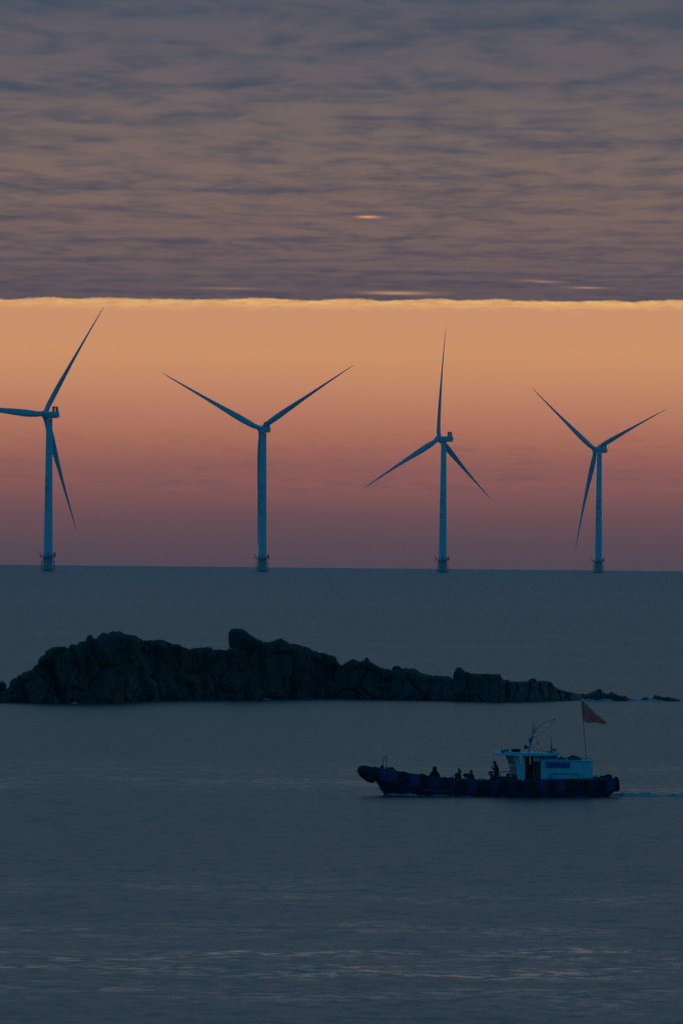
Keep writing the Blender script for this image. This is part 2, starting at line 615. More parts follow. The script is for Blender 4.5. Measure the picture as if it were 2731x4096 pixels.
def turbine_parts():
    """the meshes every turbine shares: (name, mesh, material placement)"""
    d = {}
    mb = MB()
    mb.lathe([(3.25, -6), (3.25, 0.9)], 32)
    d['pile'] = soft(mb.mesh('pile', m_pile))
    mb = MB()
    mb.lathe([(3.3, 0.9), (3.3, 1.1), (3.22, 1.2), (3.22, 9.2), (3.45, 9.3), (3.45, 9.7), (3.25, 9.8), (3.25, 10.4)], 32)
    d['transition_piece'] = soft(mb.mesh('transition_piece', m_tp))
    mb = MB()      # deck ring
    mb.lathe([(3.3, 9.55), (5.35, 9.55), (5.35, 9.80), (3.3, 9.80)], 32, close=True)
    mb.box((-7.0, -1.1, 9.56), (-5.0, 1.1, 9.79))
    d['platform'] = mb.mesh('platform', m_steel, False)
    mb = MB()
    for k in range(28):
        a = 2 * math.pi * k / 28
        mb.tube([(5.25 * math.cos(a), 5.25 * math.sin(a), 9.8), (5.25 * math.cos(a), 5.25 * math.sin(a), 11.1)], 0.06, 5)
    for z in (10.2, 10.65, 11.1):
        ring(mb, 5.25, z, 0.05)
    d['railing'] = mb.mesh('railing', m_steel, False)
    mb = MB()
    mb.tube([(3.2, 0, 7.4), (5.0, 0, 9.55)], 0.13, 6)
    d['bracket'] = mb.mesh('bracket', m_steel, False)
    mb = MB()
    mb.tube([(-5.4, 0.3, 9.8), (-5.4, 0.3, 12.2)], 0.22, 8)
    mb.tube([(-5.4, 0.3, 12.1), (-7.0, 0.3, 13.5)], 0.15, 8)
    mb.tube([(-5.4, 0.3, 11.0), (-6.4, 0.3, 12.9)], 0.08, 6)
    mb.tube([(-6.95, 0.3, 13.4), (-6.95, 0.3, 12.4)], 0.05, 5)
    d['davit_crane'] = mb.mesh('davit_crane', m_steel, False)
    mb = MB()
    mb.box((3.7, -1.5, 9.8), (5.0, 0.6, 12.5))
    mb.box((3.5, -1.62, 12.5), (5.12, 0.72, 12.64))
    d['equipment_box'] = mb.mesh('equipment_box', m_steel, False)
    mb = MB()
    for y in (-0.55, 0.55):
        mb.tube([(4.35, y, -2.5), (4.35, y, 7.0)], 0.24, 8)
        for z in (1.5, 3.6, 5.6, 6.9):
            mb.tube([(4.35, y, z), (3.1, y, z)], 0.12, 6)
    mb.tube([(4.35, -0.6, 6.6), (4.35, 0.6, 6.6)], 0.1, 6)
    d['boat_landing'] = mb.mesh('boat_landing', m_steel, False)
    mb = MB()
    x = 3.75
    for y in (-0.28, 0.28):
        mb.tube([(x, y, -1), (x, y, 9.6)], 0.06, 5)
    for i in range(24):
        mb.tube([(x, -0.28, -0.6 + i * 0.42), (x, 0.28, -0.6 + i * 0.42)], 0.035, 4)
    d['ladder'] = mb.mesh('ladder', m_steel, False)
    mb = MB()
    prof = []
    nsec = 4
    for i in range(nsec + 1):
        z = TWZ0 + (TWZ1 - TWZ0) * i / nsec
        r = TW0 + (TW1 - TW0) * i / nsec
        if 0 < i < nsec:
            prof += [(r, z - 0.18), (r + 0.07, z - 0.16), (r + 0.07, z + 0.16), (r, z + 0.18)]
        else:
            prof.append((r, z))
    mb.lathe(prof, 40)
    d['tower'] = soft(mb.mesh('tower', m_tower))
    # tower foot: door and outside switchgear
    mb = MB()
    mb.box((-0.5, -TW0 - 0.06, 10.5), (0.5, -TW0 + 0.25, 12.7))
    d['door'] = mb.mesh('door', m_steel, False)
    return d


def tower_letters():
    out_meshes = []
    for ch, z in zip('\u4e2d\u56fd\u5e7f\u6838', (62.2, 56.6, 51.0, 45.2)):
        mb = MB()
        vs_, fs = glyphs(ch, 5.0)
        bm = bmesh.new()
        bv = [bm.verts.new(v) for v in vs_]
        for f in fs:
            try:
                bm.faces.new([bv[i] for i in f])
            except ValueError:
                pass
        xs = [v[0] for v in vs_]
        ys = [v[1] for v in vs_]
        cx, cyy = (min(xs) + max(xs)) / 2, (min(ys) + max(ys)) / 2
        for k in range(-9, 10):
            bmesh.ops.bisect_plane(bm, geom=bm.verts[:] + bm.edges[:] + bm.faces[:], plane_co=(cx + k * 0.3, 0, 0), plane_no=(1, 0, 0))
        bm.verts.index_update()
        rr = TW0 + (TW1 - TW0) * (z - TWZ0) / (TWZ1 - TWZ0) + 0.05
        out = []
        for v in bm.verts:
            a = RAD(-90 - 41) + (v.co.x - cx) / rr
            zz_ = z + v.co.y - cyy
            r2 = TW0 + (TW1 - TW0) * (zz_ - TWZ0) / (TWZ1 - TWZ0) + 0.05
            out.append((r2 * math.cos(a), r2 * math.sin(a), zz_))
        mb.add(out, [tuple(v.index for v in f.verts) for f in bm.faces])
        bm.free()
        out_meshes.append(mb.mesh('character', m_letter, False))
    return out_meshes


def nacelle_meshes():
    """frame: +X upwind towards the hub, origin on the tower axis at hub height"""
    d = {}
    mb = MB()
    sec = [(3.4, 1.85, 1.85, 0.0), (2.4, 2.3, 2.2, 0.0), (0.5, 2.5, 2.35, 0.0), (-3.0, 2.5, 2.3, 0.05), (-7.6, 2.4, 2.12, 0.14), (-8.1, 2.25, 1.98, 0.14)]
    N = 20
    vs_, fs = [], []
    for x, hw, hh, zo in sec:
        for k in range(N):
            t_ = 2 * math.pi * (k + 0.5) / N
            c, s = math.cos(t_), math.sin(t_)
            e = 0.32
            vs_.append((x, hw * math.copysign(abs(c) ** e, c), zo + hh * math.copysign(abs(s) ** e, s)))
    for i in range(len(sec) - 1):
        for k in range(N):
            k2 = (k + 1) % N
            fs.append((i * N + k, (i + 1) * N + k, (i + 1) * N + k2, i * N + k2))
    fs.append(tuple(range(N)))
    fs.append(tuple((len(sec) - 1) * N + k for k in range(N - 1, -1, -1)))
    mb.add(vs_, fs)
    d['nacelle'] = mb.mesh('nacelle', m_nacelle, False)
    mb = MB()      # roof cooler: two radiator cases under a top case, open between
    mb.box((-6.6, -2.2, 2.1), (-5.8, -0.65, 4.8))
    mb.box((-6.6, 0.65, 2.1), (-5.8, 2.2, 4.8))
    mb.box((-6.65, -2.25, 4.8), (-5.75, 2.25, 5.7))
    d['cooler'] = mb.mesh('cooler', m_steel, False)
    mb = MB()
    mb.tube([(-6.6, 0, 5.5), (-7.9, 0, 2.1)], 0.08, 5)
    d['stay'] = mb.mesh('stay', m_steel, False)
    mb = MB()
    mb.tube([(-6.2, 0, 5.6), (-6.2, 0, 6.7)], 0.06, 5)
    d['wind_sensor'] = mb.mesh('wind_sensor', m_steel, False)
    mb = MB()      # maker's writing on the side, too small to read: a row of dark marks
    x = 2.1
    for wd in (0.55, 0.5, 0.6, 0.55, 0.5, 0.6, 0.45):
        mb.box((x - wd, 2.40, -0.42), (x, 2.54, 0.42))
        x -= wd + 0.2
    d['lettering'] = mb.mesh('lettering', m_letter, False)
    mb = MB()
    Mx = Matrix.Rotation(RAD(90), 4, 'Y')
    mb.lathe([(1.7, -1.9), (2.15, -1.7), (2.35, -0.6), (2.35, 0.9), (2.1, 2.0), (1.5, 2.9), (0.7, 3.4), (0.08, 3.5)], 28, M=Mx)
    for k in range(3):
        R_ = Matrix.Rotation(2 * math.pi * k / 3, 4, 'X')
        mb.lathe([(1.95, 0.2), (1.95, 2.5), (1.85, 2.6)], 20, M=R_)
    d['hub'] = soft(mb.mesh('hub', m_nacelle), 40)
    return d


T_PARTS = turbine_parts()
T_LET = tower_letters()
N_PARTS = nacelle_meshes()
B_MESH = blade_mesh()


def child(name, me, parent):
    o = bpy.data.objects.new(name, me)
    return link(o, parent)


def turbine(px, py, dist, psi, phase, label):
    base = at(px, py, dist)
    t = empty('wind_turbine', (base.x, base.y, sea_z(base.x, base.y)))
    tag(t, label, 'wind turbine', 'offshore wind turbines along the horizon')
    for n in ('pile', 'transition_piece'):
        child(n, T_PARTS[n], t)
    pl = child('platform', T_PARTS['platform'], t)
    for n in ('railing', 'davit_crane', 'equipment_box'):
        child(n, T_PARTS[n], pl)
    for k in range(8):
        child('bracket', T_PARTS['bracket'], pl).rotation_euler = (0, 0, 2 * math.pi * (k + 0.5) / 8)
    for a in (0.0, math.pi):
        bl = child('boat_landing', T_PARTS['boat_landing'], t)
        bl.rotation_euler = (0, 0, a)
        child('ladder', T_PARTS['ladder'], bl)
    tw = child('tower', T_PARTS['tower'], t)
    for me_ in T_LET:
        child('character', me_, tw)
    child('door', T_PARTS['door'], tw)
    gam = RAD(90) + RAD(psi)
    na = child('nacelle', N_PARTS['nacelle'], t)
    na.location = (0, 0, HUB_Z)
    na.rotation_euler = (0, 0, gam)
    child('cooler', N_PARTS['cooler'], na)
    child('lettering', N_PARTS['lettering'], na)['kind'] = 'stuff'
    for y in (-1.8, 1.8):
        child('stay', N_PARTS['stay'], na).location = (0, y, 0)
        child('wind_sensor', N_PARTS['wind_sensor'], na).location = (0, y * 0.4, 0)
    Mr = Matrix.Translation((0, 0, HUB_Z)) @ Matrix.Rotation(gam, 4, 'Z') @ Matrix.Rotation(-TILT, 4, 'Y') @ Matrix.Translation((5.4, 0, 0))
    hb = child('hub', N_PARTS['hub'], t)
    hb.matrix_local = Mr @ Matrix.Rotation(RAD(phase), 4, 'X')
    for k in range(3):
        b_ = child('blade', B_MESH, t)
        b_.matrix_local = Mr @ Matrix.Rotation(RAD(phase + 120 * k), 4, 'X')
    return t


turbine(193, 2283, 6914, 40, 33.5, 'tallest pale wind turbine at the left, one blade cut off by the picture edge')
turbine(1049, 2286, 7602, 23, 57.0, 'wind turbine whose lowest blade hangs straight down along its tower')
turbine(1769, 2290, 8089, 48.5, 2.2, 'wind turbine with one blade pointing almost straight up')
turbine(2391, 2294, 8812, 38.7, 66.0, 'farthest wind turbine at the right, lowest blade clear beside its tower')


# ------------------------------------------------------------------ rock islet and skerries
def rock_material(name, c1, c2, c3):
    m = bpy.data.materials.new(name)
    m.use_nodes = True
    t = NT(m.node_tree)
    b = m.node_tree.nodes['Principled BSDF']
    b.inputs['Roughness'].default_value = 0.85
    p = t.node('ShaderNodeNewGeometry').outputs['Position']
    px_, py_, pz_ = t.sep(p)
    n1 = t.noise(t.vmath('MULTIPLY', p, (1, 1, 0.6)), 0.28, 5.0, 0.6)[0]
    n2 = t.noise(t.vmath('MULTIPLY', p, (1.6, 1.6, 0.5)), 1.5, 6.0, 0.65)[0]
    c = t.mix(t.smooth(n1, 0.40, 0.60), c1, c2)
    c = t.mix(t.math('MULTIPLY', t.smooth(n2, 0.45, 0.72), 0.7), c, c3)
    # tide zone: wet rock dark with weed up to about high water
    tide = t.math('ADD', pz_, t.math('MULTIPLY', t.math('SUBTRACT', n1, 0.5), 2.4))
    wet = t.smooth(tide, 3.2, 0.8)
    c = t.mix(t.math('MULTIPLY', wet, 0.75), c, (0.016, 0.015, 0.013))
    t.put(b.inputs['Base Color'], c)
    t.put(b.inputs['Roughness'], t.lin(wet, 0, 1, 0.9, 0.55))
    bn = t.node('ShaderNodeBump')
    bn.inputs['Strength'].default_value = 0.6
    bn.inputs['Distance'].default_value = 0.12
    t.put(bn.inputs['Height'], n2)
    t.put(b.inputs['Normal'], bn.outputs[0])
    return m


m_rock = rock_material('sea_rock', (0.055, 0.026, 0.019), (0.09, 0.033, 0.022), (0.14, 0.070, 0.052))

CREST = [(-420, 2800), (-330, 2760), (-240, 2735), (-150, 2745), (-60, 2750), (-20, 2732), (0, 2728), (9, 2727), (16, 2732), (19, 2752), (31, 2754.5), (42, 2739), (46, 2723), (56, 2714), (83, 2705.5),
    (90, 2707), (107, 2699), (138, 2687.6), (148, 2676), (150, 2665), (161, 2661), (169, 2636), (176, 2625), (196, 2609.5), (237, 2594),
    (257, 2587), (272, 2591.6), (286, 2580), (312, 2577), (319, 2565), (346, 2558), (349, 2550), (375, 2552), (411, 2551), (414, 2543),
    (442, 2537), (455, 2532.7), (493, 2533.6), (536, 2539), (562, 2547), (577, 2557), (585, 2555), (625, 2561), (634, 2559), (654, 2571.5),
    (665, 2587), (690, 2580), (700, 2576), (716, 2577), (738, 2586), (760, 2594), (769, 2589), (827, 2587), (858, 2590.7), (907, 2593), (910, 2587),
    (921, 2585), (980, 2584), (1028, 2576), (1057, 2565), (1082, 2559), (1104, 2556), (1126, 2553), (1144, 2560), (1151, 2569), (1180, 2574.6),
    (1222, 2585), (1234, 2587), (1249, 2601), (1283, 2607), (1309, 2610), (1322, 2627), (1326, 2636), (1352, 2658), (1370, 2661), (1386, 2650.5),
    (1414, 2634.5), (1441, 2644), (1451, 2649.7), (1454, 2640), (1470, 2640), (1483, 2646), (1508, 2661), (1538, 2675), (1555, 2680), (1565, 2685),
    (1580, 2682), (1605, 2684), (1622, 2686), (1651, 2684), (1672, 2699), (1689, 2703), (1715, 2699), (1731, 2701), (1761, 2703), (1794, 2709),
    (1807, 2713.6), (1816, 2705), (1822, 2680), (1832, 2671), (1853, 2680), (1874, 2686), (1891, 2692.6), (1929, 2691.8), (1950, 2691.8), (2000, 2693.4),
    (2004, 2707), (2016, 2716.6), (2028, 2721), (2040, 2730), (2052, 2728.6), (2076, 2730), (2088, 2725), (2112, 2724), (2122, 2719), (2145, 2721),
    (2167, 2721), (2181, 2720.5), (2203, 2726), (2215, 2743), (2234, 2752.5), (2267, 2762), (2296, 2769), (2318, 2778), (2330, 2779), (2338, 2790), (2350, 2801)]
WATER = [(-420, 905), (0, 902), (350, 904), (520, 915), (625, 926), (1073, 938), (1274, 947), (1340, 946), (1698, 941), (2000, 933), (2138, 939), (2315, 950), (2350, 953)]


def lerp_tab(tab, x):
    if x <= tab[0][0]:
        return tab[0][1]
    for (x0, y0), (x1, y1) in zip(tab, tab[1:]):
        if x <= x1:
            return y0 + (y1 - y0) * (x - x0) / (x1 - x0)
    return tab[-1][1]


def hash01(v, k=0.0):
    a, b_, c = round(v.x * 50), round(v.y * 50), round(v.z * 50)
    s = (a * 73856093) ^ (b_ * 19349663) ^ (c * 83492791) ^ (int(k * 10) * 2654435761)
    s = (s ^ (s >> 13)) * 1274126177 & 0xffffffff
    return ((s ^ (s >> 16)) & 0xffff) / 65535.0


def facet(q, k, tilt):
    """height of the jointed block that q falls in: its own offset and its own tilted face"""
    dist, pts = mnoise.voronoi(q)
    c = pts[0]
    d = q - c
    g = Vector((hash01(c, k + 1) - .5, hash01(c, k + 2) - .5, hash01(c, k + 3) - .5))
    return hash01(c, k) - 0.5 + tilt * d.dot(g), dist[1] - dist[0]


def block_noise(p):
    """jointed granite: tall faceted blocks at three sizes, sharp clefts between"""
    q = Vector((p.x * 0.34 + 0.06 * p.z, p.y * 0.16, p.z * 0.15))
    q += mnoise.noise_vector(q * 1.1) * 0.22
    h, e = facet(q, 0.0, 2.2)
    out = h * 1.35 - 0.55 * max(0.0, 1 - e / 0.07)
    q = Vector((p.x * 0.95, p.y * 0.25, p.z * 0.36 + 7))
    q += mnoise.noise_vector(q) * 0.18
    h, e = facet(q, 3.0, 1.6)
    out += h * 0.46 - 0.24 * max(0.0, 1 - e / 0.09)
    q = Vector((p.x * 2.2, p.y * 0.5, p.z * 0.9 + 17))
    h, e = facet(q, 5.0, 1.2)
    out += h * 0.11 - 0.06 * max(0.0, 1 - e / 0.12)
    out += mnoise.fractal(p * 1.1, 0.7, 2.1, 5) * 0.10
    return out


def islet_mesh():
    V = []
    xs = []
    px = -420.0
    while px <= 2350:
        xs.append(px)
        px += 2.6 if px > -40 else 16
    NV = 124
    import numpy as np
    base = np.zeros((len(xs), NV, 3))
    for i, px in enumerate(xs):
        cyp = lerp_tab(CREST, px)
        df = lerp_tab(WATER, px)
        c0 = at(px, cyp, df + 6)
        H = max(0.12, c0.z)
        back = 3.0 + 1.15 * H
        lean = 0.55 + 0.3 * mnoise.noise(Vector((px * 0.004, 3.1, 0)))
        run = 1.2 + lean * H            # crest stands this far behind the front waterline
        c0 = at(px, cyp, df + run)
        H = max(0.12, c0.z)
        shelf = 0.40 + 0.16 * mnoise.noise(Vector((px * 0.006, 9.0, 0)))
        for j in range(NV):
            v = j / (NV - 1)
            if v < 0.10:               # under water to the waterline
                s = v / 0.10
                y, z = -0.8 * (1 - s), -1.2 * (1 - s)
            elif v < 0.72:             # the seaward face
                s = (v - 0.10) / 0.62
                z = H * s
                st = 0.55 * s + 0.45 * (1 / (1 + math.exp(-(s - shelf) * 9)))
                e0, e1 = 0.45 / (1 + math.exp(shelf * 9)), 0.55 + 0.45 / (1 + math.exp(-(1 - shelf) * 9))
                st = (st - e0) / (e1 - e0)
                rnd = max(0.0, (s - 0.82) / 0.18)
                y = run * (st * (1 - 0.25) + 0.25 * rnd ** 2)
                z = H * (s - 0.02 * rnd ** 2 * 0)
            else:                      # crest and the far side
                s = (v - 0.72) / 0.28
                y = run + back * s
                z = H * (1 - s ** 1.7) - 1.2 * s ** 3
            base[i, j] = (c0.x, df + y, z)
    nv = np.zeros_like(base)
    du = np.gradient(base, axis=0)
    dv = np.gradient(base, axis=1)
    nrm = np.cross(du, dv)
    ln = np.linalg.norm(nrm, axis=2, keepdims=True)
    nrm = nrm / np.maximum(ln, 1e-9)
    # smooth the push direction along the row so clefts do not fold over
    for _ in range(6):
        nrm[1:-1] = (nrm[:-2] + nrm[1:-1] + nrm[2:]) / 3
    for i, px in enumerate(xs):
        H = base[i, int(NV * 0.72), 2]
        amp = max(0.06, min(1.0, H / 4.0))
        for j in range(NV):
            p = Vector(base[i, j])
            v = j / (NV - 1)
            dcrest = abs(v - 0.72)
            k = amp * min(1.0, 0.10 + dcrest / 0.10)
            d = block_noise(p) * k
            n = Vector(nrm[i, j])
            if n.z < -0.2:
                n = -n
            q = p + n * d
            q.x += mnoise.noise(p * 0.8) * 0.12 * k
            V.append((q.x, q.y, q.z + sea_z(q.x, q.y) + 0.0))
    F = []
    for i in range(len(xs) - 1):
        for j in range(NV - 1):
            a = i * NV + j
            F.append((a, a + NV, a + NV + 1, a + 1))
    mb = MB()
    mb.add(V, F)
    return mb


def boulder_mesh(seed, sx, sy, sz, sub=3, rough=0.16):
    """an angular weathered block"""
    rnd = random.Random(seed)
    bm = bmesh.new()
    bmesh.ops.create_icosphere(bm, subdivisions=sub, radius=1.0)
    planes = []
    for _ in range(11):
        n = Vector((rnd.gauss(0, 1), rnd.gauss(0, 1), rnd.gauss(0, 0.8))).normalized()
        planes.append((n, rnd.uniform(0.58, 0.85)))
    o = Vector((seed * 3.7, seed * 1.3, 0))
    for v in bm.verts:
        p = v.co.copy()
        for n, d in planes:
            e = p.dot(n) - d
            if e > 0:
                p -= n * e * 0.92
        p += p.normalized() * (mnoise.fractal(p * 1.8 + o, 0.8, 2.0, 4) * rough)
        v.co = Vector((p.x * sx, p.y * sy, p.z * sz))
    me = bpy.data.meshes.new('boulder')
    bm.to_mesh(me)
    bm.free()
    me.materials.append(m_rock)
    return me


def slab_from_outline(px_poly, dist, depth, name, parent, seed=1):
    """a standing block whose outline was measured in the photograph, with real depth and rounded, broken faces"""
    pts = [at(x, y, dist) for x, y in px_poly]
    cx = sum(p.x for p in pts) / len(pts)
    cz = sum(p.z for p in pts) / len(pts)
    n = len(pts)
    lay = [(-0.5, 0.72), (-0.38, 0.93), (-0.15, 1.0), (0.15, 1.0), (0.38, 0.95), (0.5, 0.75)]
    # refine the outline
    ref = []
    for i in range(n):
        a, b_ = pts[i], pts[(i + 1) % n]
        for s in (0, 0.25, 0.5, 0.75):
            ref.append(a.lerp(b_, s))
    m_ = len(ref)
    V, F = [], []
    for dy_, sc in lay:
        for p in ref:
            q = Vector((cx + (p.x - cx) * sc, dist + dy_ * depth, cz + (p.z - cz) * (sc if p.z > cz else 1.0)))
            q += mnoise.noise_vector(q * 0.9 + Vector((seed, 0, 0))) * (0.07 if abs(dy_) < 0.2 else 0.16)
            V.append(q)
    L = len(lay)
    for i in range(L - 1):
        for k in range(m_):
            k2 = (k + 1) % m_
            F.append((i * m_ + k, i * m_ + k2, (i + 1) * m_ + k2, (i + 1) * m_ + k))
    for i, flip in ((0, True), (L - 1, False)):
        c = Vector((cx, dist + lay[i][0] * depth * 1.12, cz))
        V.append(c)
        ci = len(V) - 1
        for k in range(m_):
            k2 = (k + 1) % m_
            F.append((ci, i * m_ + k2, i * m_ + k) if flip else (ci, i * m_ + k, i * m_ + k2))
    mb = MB()
    mb.add(V, F)
    return mb.build(name, m_rock, parent)


islet = empty('rock_islet', (at(1100, 2795, 935).x, 938, 0))
tag(islet, 'long dark rocky islet rising out of the sea behind the boat', 'rock islet')
io = islet.location


def to_islet(o):
    o.parent = islet
    o.matrix_parent_inverse = Matrix.Translation(-io)
    return o


to_islet(islet_mesh().build('rock_mass', m_rock))
slab_from_outline([(917, 2590), (914, 2560), (914, 2533), (923, 2517), (935, 2514), (970, 2516.5), (984, 2525), (999, 2538), (1028, 2556), (1050, 2564), (1060, 2580), (1020, 2594), (960, 2594)],
                  lerp_tab(WATER, 980) + 4.6, 3.4, 'boulder', None, 2)
to_islet(bpy.context.scene.objects['boulder'])
# blocks along the crest: (px, py centre, half width px, half height px, depth behind waterline)
BLOCKS = [(10, 2745, 11, 22, 3.4), (65, 2727, 18, 13, 3.0), (150, 2680, 12, 18, 4.5), (360, 2555, 15, 15, 5.4), (430, 2556, 18, 14, 5.2), (612, 2577, 30, 18, 4.8),
          (1115, 2574, 24, 18, 5.0), (1337, 2648, 14, 21, 4.0), (1464, 2647, 11, 18, 3.9), (1590, 2681, 25, 18, 3.6), (1835, 2692, 17, 22, 3.4), (1960, 2710, 34, 15, 3.0), (2130, 2725, 15, 11, 2.8), (2325, 2782, 9, 8, 1.4)]
for i, (px, py, hw, hh, back) in enumerate(BLOCKS):
    d = lerp_tab(WATER, px) + back + 0.3
    p = at(px, py, d)
    s = d / F_PX
    o = link(bpy.data.objects.new('boulder', boulder_mesh(i + 3, hw * s * 1.05, max(0.7, hw * s * 1.2), hh * s * 1.05)))
    o.location = p
    o.rotation_euler = (0.12 * math.sin(i * 3.1), 0.15 * math.sin(i * 1.7), 0.6 * math.sin(i * 2.3))
    to_islet(o)
# fallen blocks on the apron at the foot of the face
FALL = [(320, 2800, 34, 14), (560, 2790, 30, 14), (742, 2716, 52, 26), (905, 2735, 40, 44),
        (955, 2672, 36, 16), (1100, 2786, 46, 12), (1262, 2722, 34, 36), (1545, 2752, 40, 20), (1630, 2782, 40, 12), (1900, 2775, 36, 16), (60, 2790, 26, 14)]
for i, (px, py, hw, hh) in enumerate(FALL):
    dw = lerp_tab(WATER, px)
    H = max(0.5, at(px, lerp_tab(CREST, px), dw + 4).z)
    z = at(px, py, dw + 1).z
    back = max(-0.2, min(3.5, (1.2 + 0.55 * H) * 0.75 * (z / H)))
    d = dw + back + 0.55
    s = d / F_PX
    o = link(bpy.data.objects.new('boulder', boulder_mesh(i + 60, hw * s, hw * s * 0.62, hh * s, rough=0.2)))
    o.location = at(px, py, d)
    o.rotation_euler = (0.15 * math.sin(i * 2.1), 0.2 * math.sin(i * 1.1), 0.5 * math.sin(i * 2.9))
    to_islet(o)


def skerry(name, outline, dist, depth, label, seed):
    pts = [at(x, y, dist) for x, y in outline]
    cx = sum(p.x for p in pts) / len(pts)
    root = empty(name, (cx, dist, sea_z(cx, dist)))
    tag(root, label, 'rock')
    rows = 14
    x0, x1 = pts[0].x, pts[-1].x
    tab = [(p.x, p.z) for p in pts]
    V, F = [], []
    NX = 70
    for i in range(NX):
        x = x0 + (x1 - x0) * i / (NX - 1)
        H = max(-0.1, lerp_tab(tab, x))
        for j in range(rows):
            a = math.pi * (j / (rows - 1))
            yy = -math.cos(a) * depth * (0.35 + 0.65 * min(1, max(0, H) / 0.8))
            zz_ = (H + 0.35) * math.sin(a) ** 0.7 - 0.35
            p = Vector((x, dist + yy, zz_))
            p += mnoise.noise_vector(p * 1.6 + Vector((seed * 5.0, 0, 0))) * 0.16 * math.sin(a)
            p.z += block_noise(p * 1.6) * 0.16 * (1 if j not in (0, rows - 1) else 0)
            V.append((p.x - cx, p.y - dist, p.z))
    for i in range(NX - 1):
        for j in range(rows - 1):
            a = i * rows + j
            F.append((a, a + rows, a + rows + 1, a + 1))
    mb = MB()
    mb.add(V, F)
    mb.build('rock_mass', m_rock, root)
    return root


sk = skerry('skerry', [(2332, 2799), (2338, 2777), (2349, 2768), (2377, 2764), (2381, 2757), (2397, 2755), (2420, 2760), (2440, 2770), (2459, 2778), (2497, 2787.5), (2516, 2792), (2536, 2800)],
            949, 1.6, 'low black skerry just past the thin end of the islet, behind the flag', 1)
skerry('skerry', [(2556, 2801), (2566, 2797), (2579, 2795.5), (2595, 2796), (2604, 2801)], 951, 0.6, 'smallest black rock barely breaking the surf between two skerries', 2)
skerry('skerry', [(2606, 2801), (2614, 2786), (2617, 2783), (2627, 2785), (2650, 2787.5), (2679, 2787), (2698, 2792), (2722, 2801)], 950, 1.1,
       'low black skerry farthest from the islet, at the right edge', 3)


# ------------------------------------------------------------------ fishing boat
m_hull = mat('hull_blue_paint', (0.022, 0.060, 0.20), 0.45, color2=(0.018, 0.042, 0.13), vscale=1.4)
m_boot = mat('hull_lower_dark', (0.018, 0.030, 0.085), 0.5, color2=(0.02, 0.022, 0.035), vscale=1.8)
m_deck = mat('deck_grey_green', (0.05, 0.07, 0.065), 0.8, var=0.4, vscale=3)
m_white = mat('cabin_white_paint', (0.66, 0.72, 0.72), 0.5, color2=(0.52, 0.60, 0.60), vscale=1.6)
m_roofp = mat('roof_white_paint', (0.72, 0.76, 0.78), 0.5, color2=(0.60, 0.66, 0.68), vscale=1.2)
m_dark = mat('black_rubbered_metal', (0.012, 0.012, 0.014), 0.7, var=0.3, vscale=6)
m_tyre = mat('tyre_rubber', (0.016, 0.016, 0.017), 0.85, var=0.45, vscale=9)
m_pipe = mat('blue_pipe_paint', (0.04, 0.15, 0.30), 0.45, var=0.2, vscale=5)
m_alu = mat('mast_pipe', (0.35, 0.42, 0.46), 0.45, var=0.25, vscale=5)
m_doorw = mat('door_brown_wood', (0.040, 0.026, 0.018), 0.55, var=0.35, vscale=5)
m_sign = mat('sign_blue', (0.03, 0.14, 0.42), 0.5, var=0.12, vscale=4)
m_ink = mat('sign_black_letters', (0.008, 0.010, 0.012), 0.6)
m_whitemark = mat('white_marks', (0.75, 0.78, 0.78), 0.6)
m_red = mat('red_paint', (0.30, 0.022, 0.02), 0.5, var=0.2, vscale=6)
m_rope = mat('weathered_rope', (0.10, 0.11, 0.08), 0.95, var=0.4, vscale=20)
m_inside = mat('cabin_inside', (0.05, 0.045, 0.04), 0.8)
m_tint = mat('dark_window_glass', (0.006, 0.010, 0.012), 0.06, spec=0.5)  # opaque panes; the dim cabin behind is put into their dark colour
m_glass = bpy.data.materials.new('clear_window_glass')
m_glass.use_nodes = True
_t = NT(m_glass.node_tree)
_gl = _t.node('ShaderNodeBsdfGlossy')
_gl.inputs['Roughness'].default_value = 0.02
_tr = _t.node('ShaderNodeBsdfTransparent')
_tr.inputs[0].default_value = (0.85, 0.9, 0.9, 1)
_fr = _t.node('ShaderNodeFresnel')
_mx = _t.node('ShaderNodeMixShader')
_t.l.new(_fr.outputs[0], _mx.inputs[0])
_t.l.new(_tr.outputs[0], _mx.inputs[1])
_t.l.new(_gl.outputs[0], _mx.inputs[2])
_t.l.new(_mx.outputs[0], [n_ for n_ in m_glass.node_tree.nodes if n_.type == 'OUTPUT_MATERIAL'][0].inputs[0])

TH = RAD(10)
BOAT_D = 577.0
_w0 = at(1950, 3181, BOAT_D)
boat = empty('fishing_boat', (_w0.x, BOAT_D, sea_z(0, BOAT_D)), TH)
tag(boat, 'blue fishing boat with white cabin motoring past the islet', 'boat')
BM = Matrix.Translation(boat.location) @ Matrix.Rotation(TH, 4, 'Z')
BMI = BM.inverted()


def bp(px, py, y=-1.2):
    """boat-frame point (x aft, y away from the camera, z up) for a place in the photograph at beam offset y"""
    x = (px - 1950) / 70.0
    for _ in range(4):
        d = BOAT_D + x * math.sin(TH) + y * math.cos(TH)
        q = BMI @ at(px, py, d)
        x = q.x
    return Vector((q.x, y, q.z))


def bx(px, y=-1.2):
    return bp(px, 3120, y).x


def bz(px, py, y=-1.2):
    return bp(px, py, y).z


DECK_Z = 0.25
